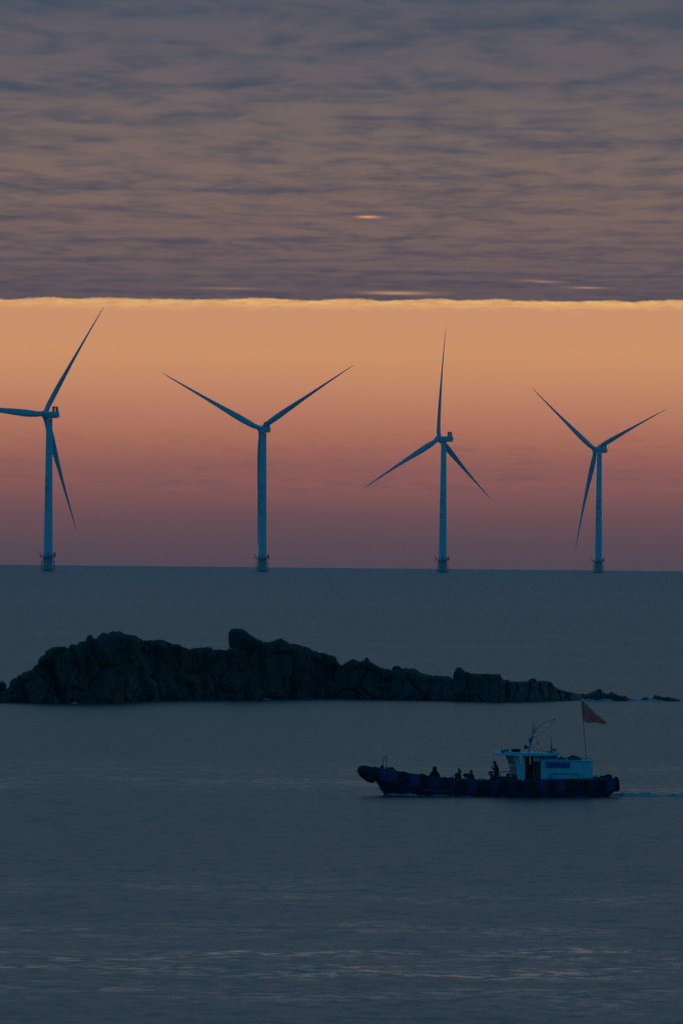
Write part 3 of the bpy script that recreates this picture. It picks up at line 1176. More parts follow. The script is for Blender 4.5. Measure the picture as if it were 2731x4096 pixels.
# stations from stern to bow: px, sheer py, half beam, overhang of the top over the waterline
STN = [(2462, 3115, 1.50, -0.30), (2452, 3115, 1.56, -0.28), (2400, 3116, 1.66, -0.05), (2330, 3116.5, 1.72, 0), (2250, 3117.5, 1.75, 0), (2170, 3118.5, 1.76, 0), (2099, 3119, 1.77, 0), (2094, 3126, 1.77, 0),
       (2030, 3126.5, 1.77, 0), (1950, 3125, 1.76, 0), (1880, 3121.5, 1.73, 0), (1810, 3117, 1.67, 0), (1750, 3110.5, 1.58, 0.02), (1700, 3103.5, 1.46, 0.06),
       (1655, 3096.5, 1.28, 0.14), (1615, 3090, 1.08, 0.24), (1575, 3083.5, 0.84, 0.34), (1540, 3077.5, 0.60, 0.44), (1512, 3072, 0.40, 0.52), (1500, 3069, 0.30, 0.56)]
sta = []
for px, py, hb_, rk in STN:
    g = bp(px, py, -hb_)
    sta.append((g.x, hb_, g.z, rk))


def hb_at(x):
    return lerp_tab([(s[0], s[1]) for s in sorted(sta)], x)


def sheer_at(x):
    return lerp_tab([(s[0], s[2]) for s in sorted(sta)], x)


def rub_z(x):
    return lerp_tab([(-6.6, 0.95), (-5.0, 0.56), (-3.5, 0.45), (-1.5, 0.36), (1, 0.34), (7.6, 0.34)], x)


def section(x, hbm, zg, rk):
    """half section, gunwale to keel; the stem rakes aft below the rail"""
    zr = min(rub_z(x), zg - 0.12)
    fl = min(1.0, max(0.0, (hbm - 0.25) / 1.4))         # fullness
    bwl = hbm * (0.30 + 0.63 * fl)
    if rk < 0:
        off = lambda z: rk * min(1.0, max(0.0, (0.30 - z) / 0.30))
    else:
        off = lambda z: rk * 0.06 * (zg - z) + rk * max(0.0, (0.95 - z) / 0.95)
    rows = [(hbm, zg), (hbm * 0.99, zg * 0.55 + zr * 0.45), (hbm * 0.96, zr), (hbm * 0.96 + (bwl - hbm * 0.96) * 0.55, zr * 0.45), (bwl, 0.0), (bwl * 0.8, -0.3), (0.02, -0.55)]
    return [(x + off(z), y, z) for y, z in rows]


def build_hull():
    mb = MB()
    secs = [section(*s) for s in sta]
    n = len(secs[0])
    for side in (-1, 1):
        V = [(x, side * y, z) for sc in secs for x, y, z in sc]
        for band, mi in ((0, 0), (2, 1)):
            F = []
            for i in range(len(secs) - 1):
                for j in (range(0, 2) if band == 0 else range(2, n - 1)):
                    a = i * n + j
                    q = (a, a + 1, a + n + 1, a + n)
                    F.append(q if side < 0 else q[::-1])
            mb.m = mi
            mb.add(V, F)
    mb.m = 0
    for e, flip in ((0, False), (len(secs) - 1, True)):
        V = [(x, -y, z) for x, y, z in secs[e]] + [(x, y, z) for x, y, z in secs[e]]
        F = [(j, j + 1, n + j + 1, n + j) for j in range(n - 1)]
        mb.add(V, [f if not flip else f[::-1] for f in F])
    # inside of the bulwark
    for side in (-1, 1):
        V, F = [], []
        for x, h, zg, rk in sta:
            V += [(x, side * (h - 0.07), zg), (x, side * (h - 0.07), DECK_Z if x > -4.0 else max(DECK_Z, zg - 0.24))]
        for i in range(len(sta) - 1):
            a = 2 * i
            F.append((a, a + 2, a + 3, a + 1))
        mb.add(V, F)
    return mb.build('hull', [m_hull, m_boot], boat)


hull = build_hull()
angle_smooth(hull, 40)
for side in (-1, 1):
    mb = MB()       # cap along the top of the bulwark
    V, F = [], []
    for x, h, zg, rk in sta:
        V += [(x, side * (h + 0.035), zg - 0.05), (x, side * (h + 0.035), zg + 0.03), (x, side * (h - 0.12), zg + 0.03), (x, side * (h - 0.12), zg - 0.05)]
    for i in range(len(sta) - 1):
        for k in range(4):
            a, b_ = 4 * i + k, 4 * i + (k + 1) % 4
            F.append((a, b_, b_ + 4, a + 4))
    F += [(0, 1, 2, 3), tuple(len(V) - 4 + k for k in (3, 2, 1, 0))]
    mb.add(V, F)
    mb.build('gunwale', m_hull, boat)
    mb = MB()
    pts = []
    for x, h, zg, rk in sta[1:-3]:
        sc = section(x, h, zg, rk)[2]
        pts.append((sc[0], side * (sc[1] + 0.02), sc[2]))
    mb.tube(pts, 0.055, 8)
    mb.build('rubbing_strake', m_boot, boat)
mb = MB()           # main deck and raised foredeck
V, F = [], []
for x, h, zg, rk in sta:
    z = DECK_Z if x > -4.0 else max(DECK_Z, zg - 0.22)
    V += [(x, -(h - 0.065), z), (x, (h - 0.065), z)]
for i in range(len(sta) - 1):
    F.append((2 * i, 2 * i + 2, 2 * i + 3, 2 * i + 1))
mb.add(V, F)
mb.build('deck', m_deck, boat)

# ---- wheelhouse
YN, YF = -1.2, 1.2
def wall_prism(mb, poly_px, y0=YN, t=0.06, away=True):
    pts = [bp(x, y, y0) for x, y in poly_px]
    mb.prism([(p.x, p.z) for p in pts], y0, y0 + (t if away else -t))


wh = empty('wheelhouse')
wh.parent = boat
mb = MB()
FLOOR = 3165
NEARW = [[(2074, FLOOR), (2100, FLOOR), (2100, 3062), (2067, 3062)], [(2090, 3062), (2100, 3062), (2100, 3024), (2090, 3024)], [(2052, 3024), (2075, 3024), (2084, 3062), (2067, 3062)],
         [(2163, FLOOR), (2229, FLOOR), (2229, 3023), (2163, 3023)], [(2100, 3027), (2163, 3027), (2163, 3023), (2100, 3023)]]
for pl in NEARW:
    wall_prism(mb, pl)
xf0, xs0, xb0 = bx(2052), bx(2067), bx(2074)
xa = bx(2229)
zt, zs, z0 = bz(2080, 3022), bz(2080, 3062), DECK_Z
# far side: wall with one long window forward
fw1 = bx(2121, YF)
for poly in ([(xb0, z0), (xa, z0), (xa, zs), (xs0, zs)], [(fw1, zs), (xa, zs), (xa, zt), (fw1, zt)], [(xf0, zt - 0.04), (fw1, zt - 0.04), (fw1, zt), (xf0, zt)],
             [(xs0, zs), (xs0 + 0.10, zs), (xf0 + 0.10, zt - 0.04), (xf0, zt - 0.04)]):
    mb.prism(poly, YF - 0.06, YF)
# back wall
mb.box((xa - 0.06, YN + 0.06, z0), (xa, YF - 0.06, zt))
mb.build('wall', m_white, wh)
# front: sill panel below, raked frame above
mb = MB()
mb.add([(xb0, YN + .002, z0), (xb0, YF - .002, z0), (xs0, YF - .002, zs), (xs0, YN + .002, zs), (xb0 + .06, YN + .06, z0), (xb0 + .06, YF - .06, z0), (xs0 + .06, YF - .06, zs), (xs0 + .06, YN + .06, zs)],
       [(0, 3, 2, 1), (4, 5, 6, 7), (0, 1, 5, 4), (1, 2, 6, 5), (2, 3, 7, 6), (3, 0, 4, 7)])


def front_bar(mb, ya, yb, sa, sb):
    def P(y, s, o):
        return (xs0 + (xf0 - xs0) * s + o, y, zs + (zt - zs) * s)
    mb.add([P(ya, sa, 0), P(yb, sa, 0), P(yb, sb, 0), P(ya, sb, 0), P(ya, sa, .06), P(yb, sa, .06), P(yb, sb, .06), P(ya, sb, .06)],
           [(0, 3, 2, 1), (4, 5, 6, 7), (0, 1, 5, 4), (1, 2, 6, 5), (2, 3, 7, 6), (3, 0, 4, 7)])


front_bar(mb, YN + .002, YF - .002, 0.001, 0.10)
front_bar(mb, YN + .002, YF - .002, 0.90, 0.999)
for y in (YN + .002, -0.46, 0.34, YF - 0.12):
    front_bar(mb, y, y + 0.118, 0.101, 0.899)
mb.build('front_panel', m_white, wh)
for ya, yb in ((-1.08, -0.46), (-0.34, 0.34), (0.46, 1.08)):
    mb = MB()
    def P(y, s):
        return (xs0 + (xf0 - xs0) * s + 0.03, y, zs + (zt - zs) * s)
    mb.add([P(ya, .1), P(yb, .1), P(yb, .9), P(ya, .9)], [(0, 3, 2, 1)])
    mb.build('window', m_tint, wh)
mb = MB()
pts = [bp(x, y, YN + 0.03) for x, y in ((2084, 3062), (2090, 3062), (2090, 3027), (2075, 3027))]
mb.add(pts, [(0, 1, 2, 3)])
mb.build('window', m_glass, wh)
# boards with faded writing on the front under the windows
mb = MB()
zz0, zz1 = bz(2060, 3066), bz(2060, 3094)
def fx(z):
    return xs0 + (xb0 - xs0) * (zs - z) / (zs - z0)
mb.add([(fx(zz1) - .012, -1.0, zz1), (fx(zz1) - .012, .85, zz1), (fx(zz0) - .012, .85, zz0), (fx(zz0) - .012, -1.0, zz0)], [(0, 3, 2, 1)])
mb.build('notice_board', m_sign, wh)
mb = MB()
zz0, zz1 = bz(2060, 3097), bz(2060, 3110)
mb.add([(fx(zz1) - .012, -1.0, zz1), (fx(zz1) - .012, .85, zz1), (fx(zz0) - .012, .85, zz0), (fx(zz0) - .012, -1.0, zz0)], [(0, 3, 2, 1)])
mb.build('notice_board', m_deck, wh)
# door, standing half open across the doorway
mb = MB()
d0, d1 = bx(2129), bx(2162)
dz0, dz1 = DECK_Z, bz(2140, 3027.5)
wz0 = bz(2140, 3046)
mb.box((d0, YN + .02, dz0), (d1, YN + .055, wz0))
mb.box((d0, YN + .02, wz0), (bx(2132), YN + .055, dz1))
mb.box((bx(2158), YN + .02, wz0), (d1, YN + .055, dz1))
dr = mb.build('door', m_doorw, wh)
mb = MB()
mb.box((bx(2132), YN + .028, wz0), (bx(2158), YN + .045, dz1))
mb.build('pane', mat('pale_door_pane', (0.42, 0.52, 0.52), 0.25), dr)  # pale colour stands in for the reflection on the door glass
mb = MB()
mb.tube([(d0 + .06, YN, 1.15), (d0 + .06, YN - .05, 1.15), (d0 + .06, YN - .05, 1.3), (d0 + .06, YN, 1.3)], 0.012, 6)
mb.build('handle', m_alu, dr)
# lining coloured dark inside, standing in for the room's shade behind the doorway
mb = MB()
mb.box((fw1, YF - .10, DECK_Z), (xa - 0.07, YF - .062, zt - .06))
mb.box((bx(2121), YN + .5, DECK_Z), (bx(2124), YF - .11, zt - .06))
mb.build('partition', m_inside, wh)
# roof with raised visor
mb = MB()
ra, rb, rc = bx(2006), bx(2040), bx(2234)
zr0 = zt + 0.002
ro = [(ra, zr0 + 0.02), (ra + .03, zr0 - .0), (rc, zr0), (rc, zr0 + .11), (rc - .15, zr0 + .15), (rb, zr0 + .17), (rb - .12, zr0 + .22), (ra + .15, zr0 + .21), (ra, zr0 + .10)]
mb.prism(ro, -1.5, 1.5)
roof = mb.build('roof', m_roofp, wh)
# blue band with small white characters under the roof
mb = MB()
mb.box((bx(2164), YN - .006, bz(2190, 3036)), (bx(2227), YN - .002, bz(2190, 3025)))
bnd = mb.build('name_band', m_sign, wh)
mb = MB()
for px in (2169, 2174, 2179, 2185, 2194, 2200, 2209, 2215, 2221):
    p = bp(px, 3030.5, YN)
    mb.box((p.x - .018, YN - .009, p.z - .03), (p.x + .018, YN - .007, p.z + .03))
mb.build('lettering', m_whitemark, bnd)['kind'] = 'stuff'

# ---- aft house
ah = empty('aft_house')
ah.parent = boat
mb = MB()
a0, a1 = bx(2229) + 0.002, bx(2371)
az1 = bz(2300, 3044)
mb.prism([(a0, DECK_Z), (a1, DECK_Z), (a1 + .02, az1 - .12), (a1 - .04, az1), (a0, az1 + 0.02)], YN, YF)
mb.build('wall', m_white, ah)
mb = MB()
mb.prism([(a0 + .003, az1 + .02), (a1 - .02, az1 + .001), (a1 - .02, az1 + .03), (a0 + .003, az1 + .05)], YN - .04, YF + .04)
mb.build('roof', m_roofp, ah)
# sign
mb = MB()
s0, s1 = bp(2183, 3072, YN), bp(2280, 3048, YN)
mb.box((s0.x, YN - .022, s0.z), (s1.x, YN - .004, s1.z))
sg = mb.build('name_board', m_sign, ah)
adv = 0.0
chars = '\u8c61\u6d77\u4f11110'
wid = [0.215, 0.215, 0.215, 0.115, 0.115, 0.115]
cxx, czz = (s0.x + s1.x) / 2 - 0.02 - sum(wid) / 2, (s0.z + s1.z) / 2
for ch, wd in zip(chars, wid):
    vs_, fs_ = glyphs(ch, 0.24)
    gx = (min(v[0] for v in vs_) + max(v[0] for v in vs_)) / 2
    gy = (min(v[1] for v in vs_) + max(v[1] for v in vs_)) / 2
    sz = 0.20 / (max(v[1] for v in vs_) - min(v[1] for v in vs_))
    mb = MB()
    mb.add([(cxx + adv + wd / 2 + (v[0] - gx) * sz * 0.85, YN - .026, czz + (v[1] - gy) * sz) for v in vs_], fs_)
    mb.build('character', m_ink, sg)
    adv += wd
# rail round the aft house roof
for side, nm in ((YN + .02, 'n'), (YF - .02, 'f')):
    mb = MB()
    zr = bz(2300, 3034.5)
    mb.tube([(a0 + .02, side, zr), (a1 - .12, side, zr), (a1 - .04, side, zr - .05), (a1 - .03, side, az1)], 0.022, 6)
    for px in (2236, 2262, 2287, 2313, 2338):
        x = bx(px)
        mb.tube([(x, side, az1), (x, side, zr)], 0.016, 5)
    mb.build('railing', m_pipe, ah)
mb = MB()
h0, h1 = bx(2199), bx(2313)
hz1, hz0 = bz(2250, 3095), bz(2250, 3122)
mb.tube([(h0, YN - .10, hz0), (h0, YN - .10, hz1 - .06), (h0 + .05, YN - .10, hz1), (h1 - .05, YN - .10, hz1 + .01), (h1, YN - .10, hz1 - .05), (h1, YN - .10, hz0)], 0.022, 8)
mb.build('handrail', m_pipe, ah)

# ---- mast and gear on the roof
def rp(px, py, y=0.0):
    return bp(px, py, y)


mast = empty('mast')
mast.parent = boat
mb = MB()
mb.tube([rp(2115, 3014), rp(2119, 2985), rp(2127, 2950), rp(2133, 2932)], [0.075, 0.07, 0.055, 0.035], 10)
mb.build('pole', m_alu, mast)
mb = MB()
p = rp(2124, 2962)
mb.box((p.x - .10, -.12, p.z - .10), (p.x + .02, .12, p.z + .10))
mb.build('junction_box', m_dark, mast)
for (px, py, w_, h_) in ((2120, 2968, .06, .16), (2129, 2952, .09, .10), (2132, 2946, .07, .09)):
    p = rp(px, py, -.09)
    mb = MB()
    mb.box((p.x - w_ / 2, -.16, p.z - h_ / 2), (p.x + w_ / 2, -.05, p.z + h_ / 2))
    mb.build('lamp_box', m_pipe, mast, bevel=0.012)
mb = MB()
mb.tube([rp(2127, 2936), rp(2134, 2889)], 0.022, 6)
mb.tube([rp(2131.5, 2889), rp(2136.5, 2888.5)], 0.02, 5)
mb.build('antenna', m_pipe, mast)
mb = MB()
mb.tube([rp(2135, 2934), rp(2137, 2914)], 0.035, 6)
mb.build('antenna', m_dark, mast)
for a_, b_ in (((2139, 2912), (2141, 2895)), ((2141, 2918), (2145, 2907))):
    mb = MB()
    mb.tube([rp(*a_), rp(*b_)], 0.012, 5)
    mb.build('antenna', m_alu, mast)
mb = MB()
arc = [(2134, 2934), (2140, 2926), (2150, 2914), (2160, 2904), (2171, 2895), (2182, 2888.5), (2195, 2884), (2208, 2880), (2224, 2876.5)]
mb.tube([rp(*q) for q in arc], [0.028, 0.026, 0.024, 0.022, 0.021, 0.02, 0.018, 0.016, 0.022], 6)
mb.build('whip_antenna', m_pipe, mast)
for cab in ([(2224, 2877), (2190, 2915), (2160, 2940), (2136, 2950)], [(2146, 2952), (2149, 2966), (2151, 2973), (2162, 2993), (2175, 3006), (2188, 3011)], [(2125, 2975), (2132, 2994), (2143, 3013)],
            [(2124, 2976), (2140, 2990), (2160, 3004), (2175, 3013)]):
    mb = MB()
    mb.tube([rp(*q) for q in cab], 0.009, 5)
    mb.build('cable', m_dark, mast)
mb = MB()
p = rp(2151, 2973)
mb.tube([p + Vector((-.02, 0, .05)), p, p + Vector((.03, 0, -.06))], [0.02, 0.04, 0.02], 8)
mb.build('cable_joint', m_dark, mast)
# floodlight on the mast
mb = MB()
pa, pb = rp(2098, 2988, -.05), rp(2110, 2990, -.05)
ax = (pb - pa).normalized()
mb.tube([pa, pa + ax * .02, pa + ax * .10, pb + ax * .03], [0.12, 0.13, 0.10, 0.05], 14)
mb.tube([pb, rp(2117, 2990)], 0.025, 6)
mb.build('floodlight', m_dark, mast)
# roof furniture
mb = MB()
p = rp(2206, 3011)
mb.tube([p, rp(2206.5, 2968)], [0.032, 0.026], 8)
mb.tube([rp(2206.5, 2970), rp(2207, 2933)], [0.016, 0.009], 6)
mb.build('antenna', m_dark, wh)
mb = MB()
pts = [rp(x, y, 0) for x, y in ((2212, 3016), (2213, 3006), (2219, 2997), (2224, 2999), (2230, 3008), (2234, 3020))]
mb.prism([(p.x, p.z) for p in pts], -.55, .55)
mb.build('radar_dome', m_roofp, wh)
mb = MB()
p = rp(2216, 3000, -.58)
mb.box((p.x - .10, -.64, p.z - .05), (p.x + .05, -.56, p.z + .06))
mb.tube([(p.x + .08, -.6, p.z - .1), (p.x + .08, -.6, p.z + .12)], 0.02, 6)
mb.build('signal_lamp', m_red, wh)
for px, py, r_, y in ((2009, 3007, 0.085, -1.2), (2010, 3007, 0.085, 0.9), (2022, 3005, 0.115, -1.35), (2030, 3003, 0.09, -0.2)):
    p = rp(px, py, y)
    mb = MB()
    Mx = Matrix.Translation(p) @ Matrix.Rotation(RAD(-80), 4, 'Y')
    mb.lathe([(r_ * .45, -.10), (r_ * .9, -.03), (r_, .06), (r_ * .93, .075), (r_ * .85, .05)], 16, M=Mx)
    mb.tube([p, (p.x, p.y, zr0 + .18)], 0.022, 6)
    mb.build('searchlight', m_pipe, wh)

# ---- foredeck fittings
mb = MB()
for px in (2386, 2402):
    p = bp(px, 3101, -1.35)
    mb2 = MB()
    mb2.tube([(p.x, -1.35, 0.6), (p.x, -1.35, p.z)], 0.045, 10)
    mb2.build('mooring_post', m_pipe, boat)
mb.tube([bp(1526, 3070, -.15), bp(1535, 3030, -.15), bp(1537, 3026, -.15), bp(1545, 3026.5, -.15), bp(1548, 3030, -.15), bp(1541, 3075, -.15)], 0.026, 8)
mb.build('bow_frame', m_pipe, boat)
for px in (1524, 1531):
    mb = MB()
    mb.tube([bp(px, 3085, -.1), bp(px, 3062, -.1)], 0.06, 8)
    mb.build('bollard', m_dark, boat)
mb = MB()
mb.tube([bp(1503, 3151.5, -.05), bp(1529, 3156, -.05)], 0.02, 6)
mb.build('towing_bar', m_pipe, boat)
mb = MB()
mb.box((bx(1522, 0), -.18, bz(1525, 3162, 0)), (bx(1538, 0), .18, bz(1525, 3142, 0)))
mb.build('stem_shoe', m_dark, boat, bevel=0.04)
# dark hatch and gear board ahead of the wheelhouse
mb = MB()
mb.prism([(bx(1986, -.9), DECK_Z), (bx(2072, -.9), DECK_Z), (bx(2072, -.9), bz(2060, 3110, -.9)), (bx(1986, -.9), bz(1990, 3106, -.9))], -1.05, 0.95)
hatch = mb.build('hatch', m_deck, boat)
mb = MB()
y = -1.0
mb.tube([bp(2000, 3112, y), bp(2000.5, 3090, y), bp(2004, 3085.5, y), bp(2043, 3086.5, y)], 0.024, 8)
mb.build('railing', m_pipe, boat)
mb = MB()
for px in (1808.5, 1812.5):
    mb2 = MB()
    mb2.tube([bp(px, 3120, 0.9), bp(px + .4, 3096 if px > 1810 else 3103, 0.9)], 0.016, 5)
    mb2.build('stanchion', m_dark, boat)
mb = MB()
mb.tube([bp(2374, 3117, -.6), bp(2377, 3108, -.6), bp(2381, 3112, -.6), bp(2384, 3118, -.6)], 0.03, 6)
mb.tube([bp(2372, 3105, -.4), bp(2376, 3104, -.4), bp(2381, 3112, -.4)], 0.02, 6)
mb.build('hose', m_dark, boat)


# ---- things on and hung from the boat (each its own object)
def onboat(name, p, label, cat, group=None, me=None, rot=0.0):
    w_ = BM @ Vector(p)
    if me is None:
        o = empty(name, w_, TH + rot)
    else:
        o = link(bpy.data.objects.new(name, me))
        o.location = w_
        o.rotation_euler = (0, 0, TH + rot)
    tag(o, label, cat, group)
    return o


def tyre_mesh(R, wd=0.20):
    R *= 1.05
    mb = MB()
    r0 = R * 0.40
    prof = [(r0, -wd * .28), (r0 * 1.08, -wd * .42), (R * .82, -wd * .5), (R * .95, -wd * .42), (R, -wd * .25), (R, -wd * .08), (R * .975, -wd * .06), (R * .975, wd * .06),
            (R, wd * .08), (R, wd * .25), (R * .95, wd * .42), (R * .82, wd * .5), (r0 * 1.08, wd * .42), (r0, wd * .28), (r0 * 1.18, wd * .2), (R * .86, wd * .3), (R * .86, -wd * .3), (r0 * 1.18, -wd * .2)]
    mb.lathe(prof, 28, M=Matrix.Rotation(RAD(90), 4, 'X'), close=True)
    return soft(mb.mesh('tyre_fender', m_tyre), 40)


TYRES = [(1612, 3111, 24, 'tyre fender hung highest, near the bow just behind the raised stem', 0.0), (1700, 3123, 22, 'tyre fender left of the hooded sitter, second from the bow', 0.0),
         (1777, 3131, 22, 'tyre fender between the hooded sitter and the capped sitter', 0), (1846, 3141, 23, 'tyre fender right below the sitter in a cap', 0),
         (1936, 3143, 24, 'big tyre fender below the pale blue box', 0), (2016, 3142, 22, 'tyre fender below the foredeck handrail ahead of the wheelhouse', 0),
         (2078, 3140, 21, 'tyre fender below the front corner of the wheelhouse', 0), (2130, 3142, 18.5, 'small tyre fender below the open doorway', 0),
         (2210, 3140, 18.5, 'small tyre fender below the left end of the blue handrail', 0), (2287, 3140, 24.5, 'big tyre fender below the right end of the blue handrail', 0),
         (2344, 3139, 23, 'tyre fender below the rear corner of the white aft house', 0), (2405, 3140, 24, 'tyre fender below the two blue mooring posts', 0)]
TG = 'old tyres hung along the boat side'
for k, (px, py, r, lab, _) in enumerate(TYRES):
    x = bx(px, -1.75)
    y = -(hb_at(x) + 0.12)
    p = bp(px, py, y)
    slope = (hb_at(p.x + 0.3) - hb_at(p.x - 0.3)) / 0.6
    o = onboat('tyre_fender', p, lab, 'tyre', TG, tyre_mesh(r / 70.2, 0.19 + 0.02 * (k % 3)), rot=-math.atan(slope))
    o.rotation_euler[0] = RAD((-4, 2, -7, 3, -2)[k % 5])
    mb = MB()
    zg = sheer_at(p.x) - p.z
    for s in (-1, 1):
        mb.tube([(s * .05, -.0, r / 70.2 * .52), (s * .05, -.11, r / 70.2 * .62), (s * .04, -.10, r / 70.2 * .98), (s * .03, .06, max(zg, r / 70.2 * .8) + .05), (s * .03, .22, max(zg, r / 70.2 * .8) + .05)], 0.014, 5)
    mb.build('rope', m_rope, o)
for k, (px, py, r, lab) in enumerate([(1495, 3082, 15, 'tyre showing its top over the bow, just ahead of the blue hoop'), (1687, 3113, 18, 'tyre on the far side showing just left of the hooded sitter'),
                                      (1801, 3127, 18, 'tyre on the far side beside two short upright rods')]):
    x = bx(px, 1.6)
    p = bp(px, py, hb_at(x) + 0.02 if k else 0.1)
    onboat('tyre_fender', p, lab, 'tyre', TG, tyre_mesh(r / 70.2, 0.18))
p = bp(2463, 3137, -0.75)
o = onboat('tyre_fender', (p.x + .06, -0.75, p.z), 'long tyre fender hung on the stern, seen edge on', 'tyre', TG, tyre_mesh(29 / 70.2, 0.22), rot=RAD(90))
o.rotation_euler[0] = RAD(-6)
for px, py, r, w_, lab in ((2433, 3110, 13, 0.24, 'tyre lying on the stern deck edge against the hung tyre'), (2414, 3112, 10, 0.16, 'tyre lying on the stern deck behind the mooring posts')):
    p = bp(px, py, -0.7)
    o = onboat('tyre_fender', p, lab, 'tyre', TG, tyre_mesh(r / 70.2 * 1.25, w_))
    o.rotation_euler[0] = RAD(70)

# bow fender: a thick rubber pad lashed over the overhanging bow
mb = MB()
ol = [(1443, 3063), (1434, 3072), (1430, 3083), (1436, 3095), (1449, 3110), (1465, 3123), (1479, 3131), (1487, 3132), (1494, 3127), (1504, 3115), (1512, 3100), (1516, 3082), (1508, 3072), (1480, 3067), (1460, 3063)]
lay = [(-0.62, 0.55), (-0.50, 0.86), (-0.25, 1.0), (0.0, 1.02), (0.25, 1.0), (0.50, 0.86), (0.62, 0.55)]
cxp, cyp = 1474, 3095
V, F = [], []
for yy, sc in lay:
    for x, y in ol:
        q = bp(cxp + (x - cxp) * sc, cyp + (y - cyp) * sc, 0.0)
        n_ = mnoise.noise(Vector((q.x * 3, yy * 3, q.z * 3))) * 0.03
        V.append((q.x + n_, yy, q.z + n_))
n = len(ol)
for i in range(len(lay) - 1):
    for k in range(n):
        k2 = (k + 1) % n
        F.append((i * n + k, (i + 1) * n + k, (i + 1) * n + k2, i * n + k2))
F.append(tuple(range(n)))
F.append(tuple((len(lay) - 1) * n + k for k in range(n - 1, -1, -1)))
org = bp(1474, 3095, 0)
mb.add([(v[0] - org.x, v[1], v[2] - org.z) for v in V], F)
bf = onboat('bow_fender', org, 'huge rounded black rubber fender lashed over the bow tip', 'fender', None, mb.mesh('bow_fender', m_tyre, True))
for s_ in (0.0, 0.35):
    mb = MB()
    loop = [(1470 + 30 * s_, 3064), (1463 + 30 * s_, 3080), (1472 + 40 * s_, 3100), (1486 + 30 * s_, 3122)]
    mb.tube([bp(x, y, -0.63 + 0.1 * abs(i - 1.5)) - org for i, (x, y) in enumerate(loop)], 0.022, 6)
    mb.build('rope', m_rope, bf)
mb = MB()
mb.tube([bp(1500.5, 3116, -.2) - org, bp(1500, 3126, -.2) - org, bp(1502, 3134, -.2) - org], 0.012, 5)
mb.build('rope', m_rope, bf)
# coiled rope heap on the bow
mb = MB()
for i in range(5):
    r_ = 0.22 - 0.02 * i
    mb.tube([(r_ * math.cos(a * .52) * 1.5, r_ * math.sin(a * .52), 0.03 + i * 0.035 + 0.01 * math.sin(a * 2)) for a in range(13)], 0.022, 6)
cp = bp(1558, 3078, -.2)
onboat('rope_coil', (cp.x, -.2, cp.z - .06), 'coil of rope on the bow beside the blue hoop', 'rope', None, mb.mesh('rope_coil', m_rope))

# cargo
def crate(px0, px1, py0, py1, y, dep, label, cat, m_, name):
    a_, b_ = bp(px0, py1, y), bp(px1, py0, y)
    w_, h_ = b_.x - a_.x, max(0.10, b_.z - a_.z)
    o = onboat(name, (a_.x + w_ / 2, y, a_.z), label, cat)
    mb = MB()
    mb.box((-w_ / 2, 0, 0), (w_ / 2, dep, h_ * .74))
    mb.build('body', m_, o, bevel=0.01)
    mb = MB()
    mb.box((-w_ / 2 - .012, -.012, h_ * .745), (w_ / 2 + .012, dep + .012, h_))
    mb.build('lid', m_, o, bevel=0.008)
    return o


crate(1920, 1938, 3112, 3140, -1.0, 0.35, 'pale blue box on deck in front of the pair talking', 'box', mat('pale_blue_plastic', (0.35, 0.50, 0.55), 0.5), 'cool_box')
crate(1885, 1897, 3118.5, 3140, -1.25, 0.3, 'small red box beside the sitter with an arm on the hip', 'box', m_red, 'fish_box')
zroof = zr0 + .16
p0, p1 = bp(2047, 3011, 0), bp(2075, 2999, 0)
o = onboat('storage_box', ((p0.x + p1.x) / 2, -.1, zroof + .01), 'black box on top of the wheelhouse roof', 'box')
w_ = p1.x - p0.x
mb = MB()
mb.box((-w_ / 2, -.35, 0), (w_ / 2, .35, .145))
mb.build('body', m_dark, o, bevel=0.02)
mb = MB()
mb.box((-w_ / 2 - .015, -.365, .148), (w_ / 2 + .015, .365, .185))
mb.build('lid', m_dark, o, bevel=0.01)
p0, p1 = bp(2188, 3014, -.2), bp(2211, 3009, -.2)
mb = MB()
mb.lathe([(0.17, 0.0), (0.19, .03), (.17, .07), (0.10, .07), (0.085, .03), (0.10, 0)], 20, close=True)
onboat('life_ring', ((p0.x + p1.x) / 2, -.2, zr0 + .155), 'dark red life ring lying flat on the wheelhouse roof', 'life ring', None, soft(mb.mesh('life_ring', m_red)))
# bucket on the hatch
p = bp(2031.5, 3109, -.6)
o = onboat('bucket', (p.x, -.6, bz(2031, 3108.5, -.6)), 'dark bucket on the hatch in front of the wheelhouse', 'bucket')
mb = MB()
mb.lathe([(0.075, 0), (0.115, .20), (0.105, .20), (0.07, .02)], 18)
mb.build('body', m_dark, o)
mb = MB()
mb.tube([(.115 * math.cos(RAD(a)), .11 * math.sin(RAD(a)) * .3, .20 + .05 * abs(math.sin(RAD(a)))) for a in range(0, 181, 20)], 0.008, 5)
mb.build('handle', m_alu, o)


def heap(px0, px1, py, h, y, label, name, cat, seed, m_):
    """a loose pile of net or canvas"""
    a_, b_ = bp(px0, py, y), bp(px1, py, y)
    w_ = b_.x - a_.x
    V, F = [], []
    NX, NY = 26, 12
    for i in range(NX):
        for j in range(NY):
            u, v = i / (NX - 1), j / (NY - 1)
            e = (math.sin(math.pi * u) * math.sin(math.pi * v)) ** 0.5
            z = h * e * (0.75 + 0.6 * mnoise.noise(Vector((u * 5 + seed, v * 3, seed))))
            V.append(((u - .5) * w_, (v - .5) * .9, max(0, z)))
    for i in range(NX - 1):
        for j in range(NY - 1):
            a = i * NY + j
            F.append((a, a + NY, a + NY + 1, a + 1))
    mb = MB()
    mb.add(V, F)
    return onboat(name, (a_.x + w_ / 2, y, a_.z), label, cat, None, mb.mesh(name, m_, True))


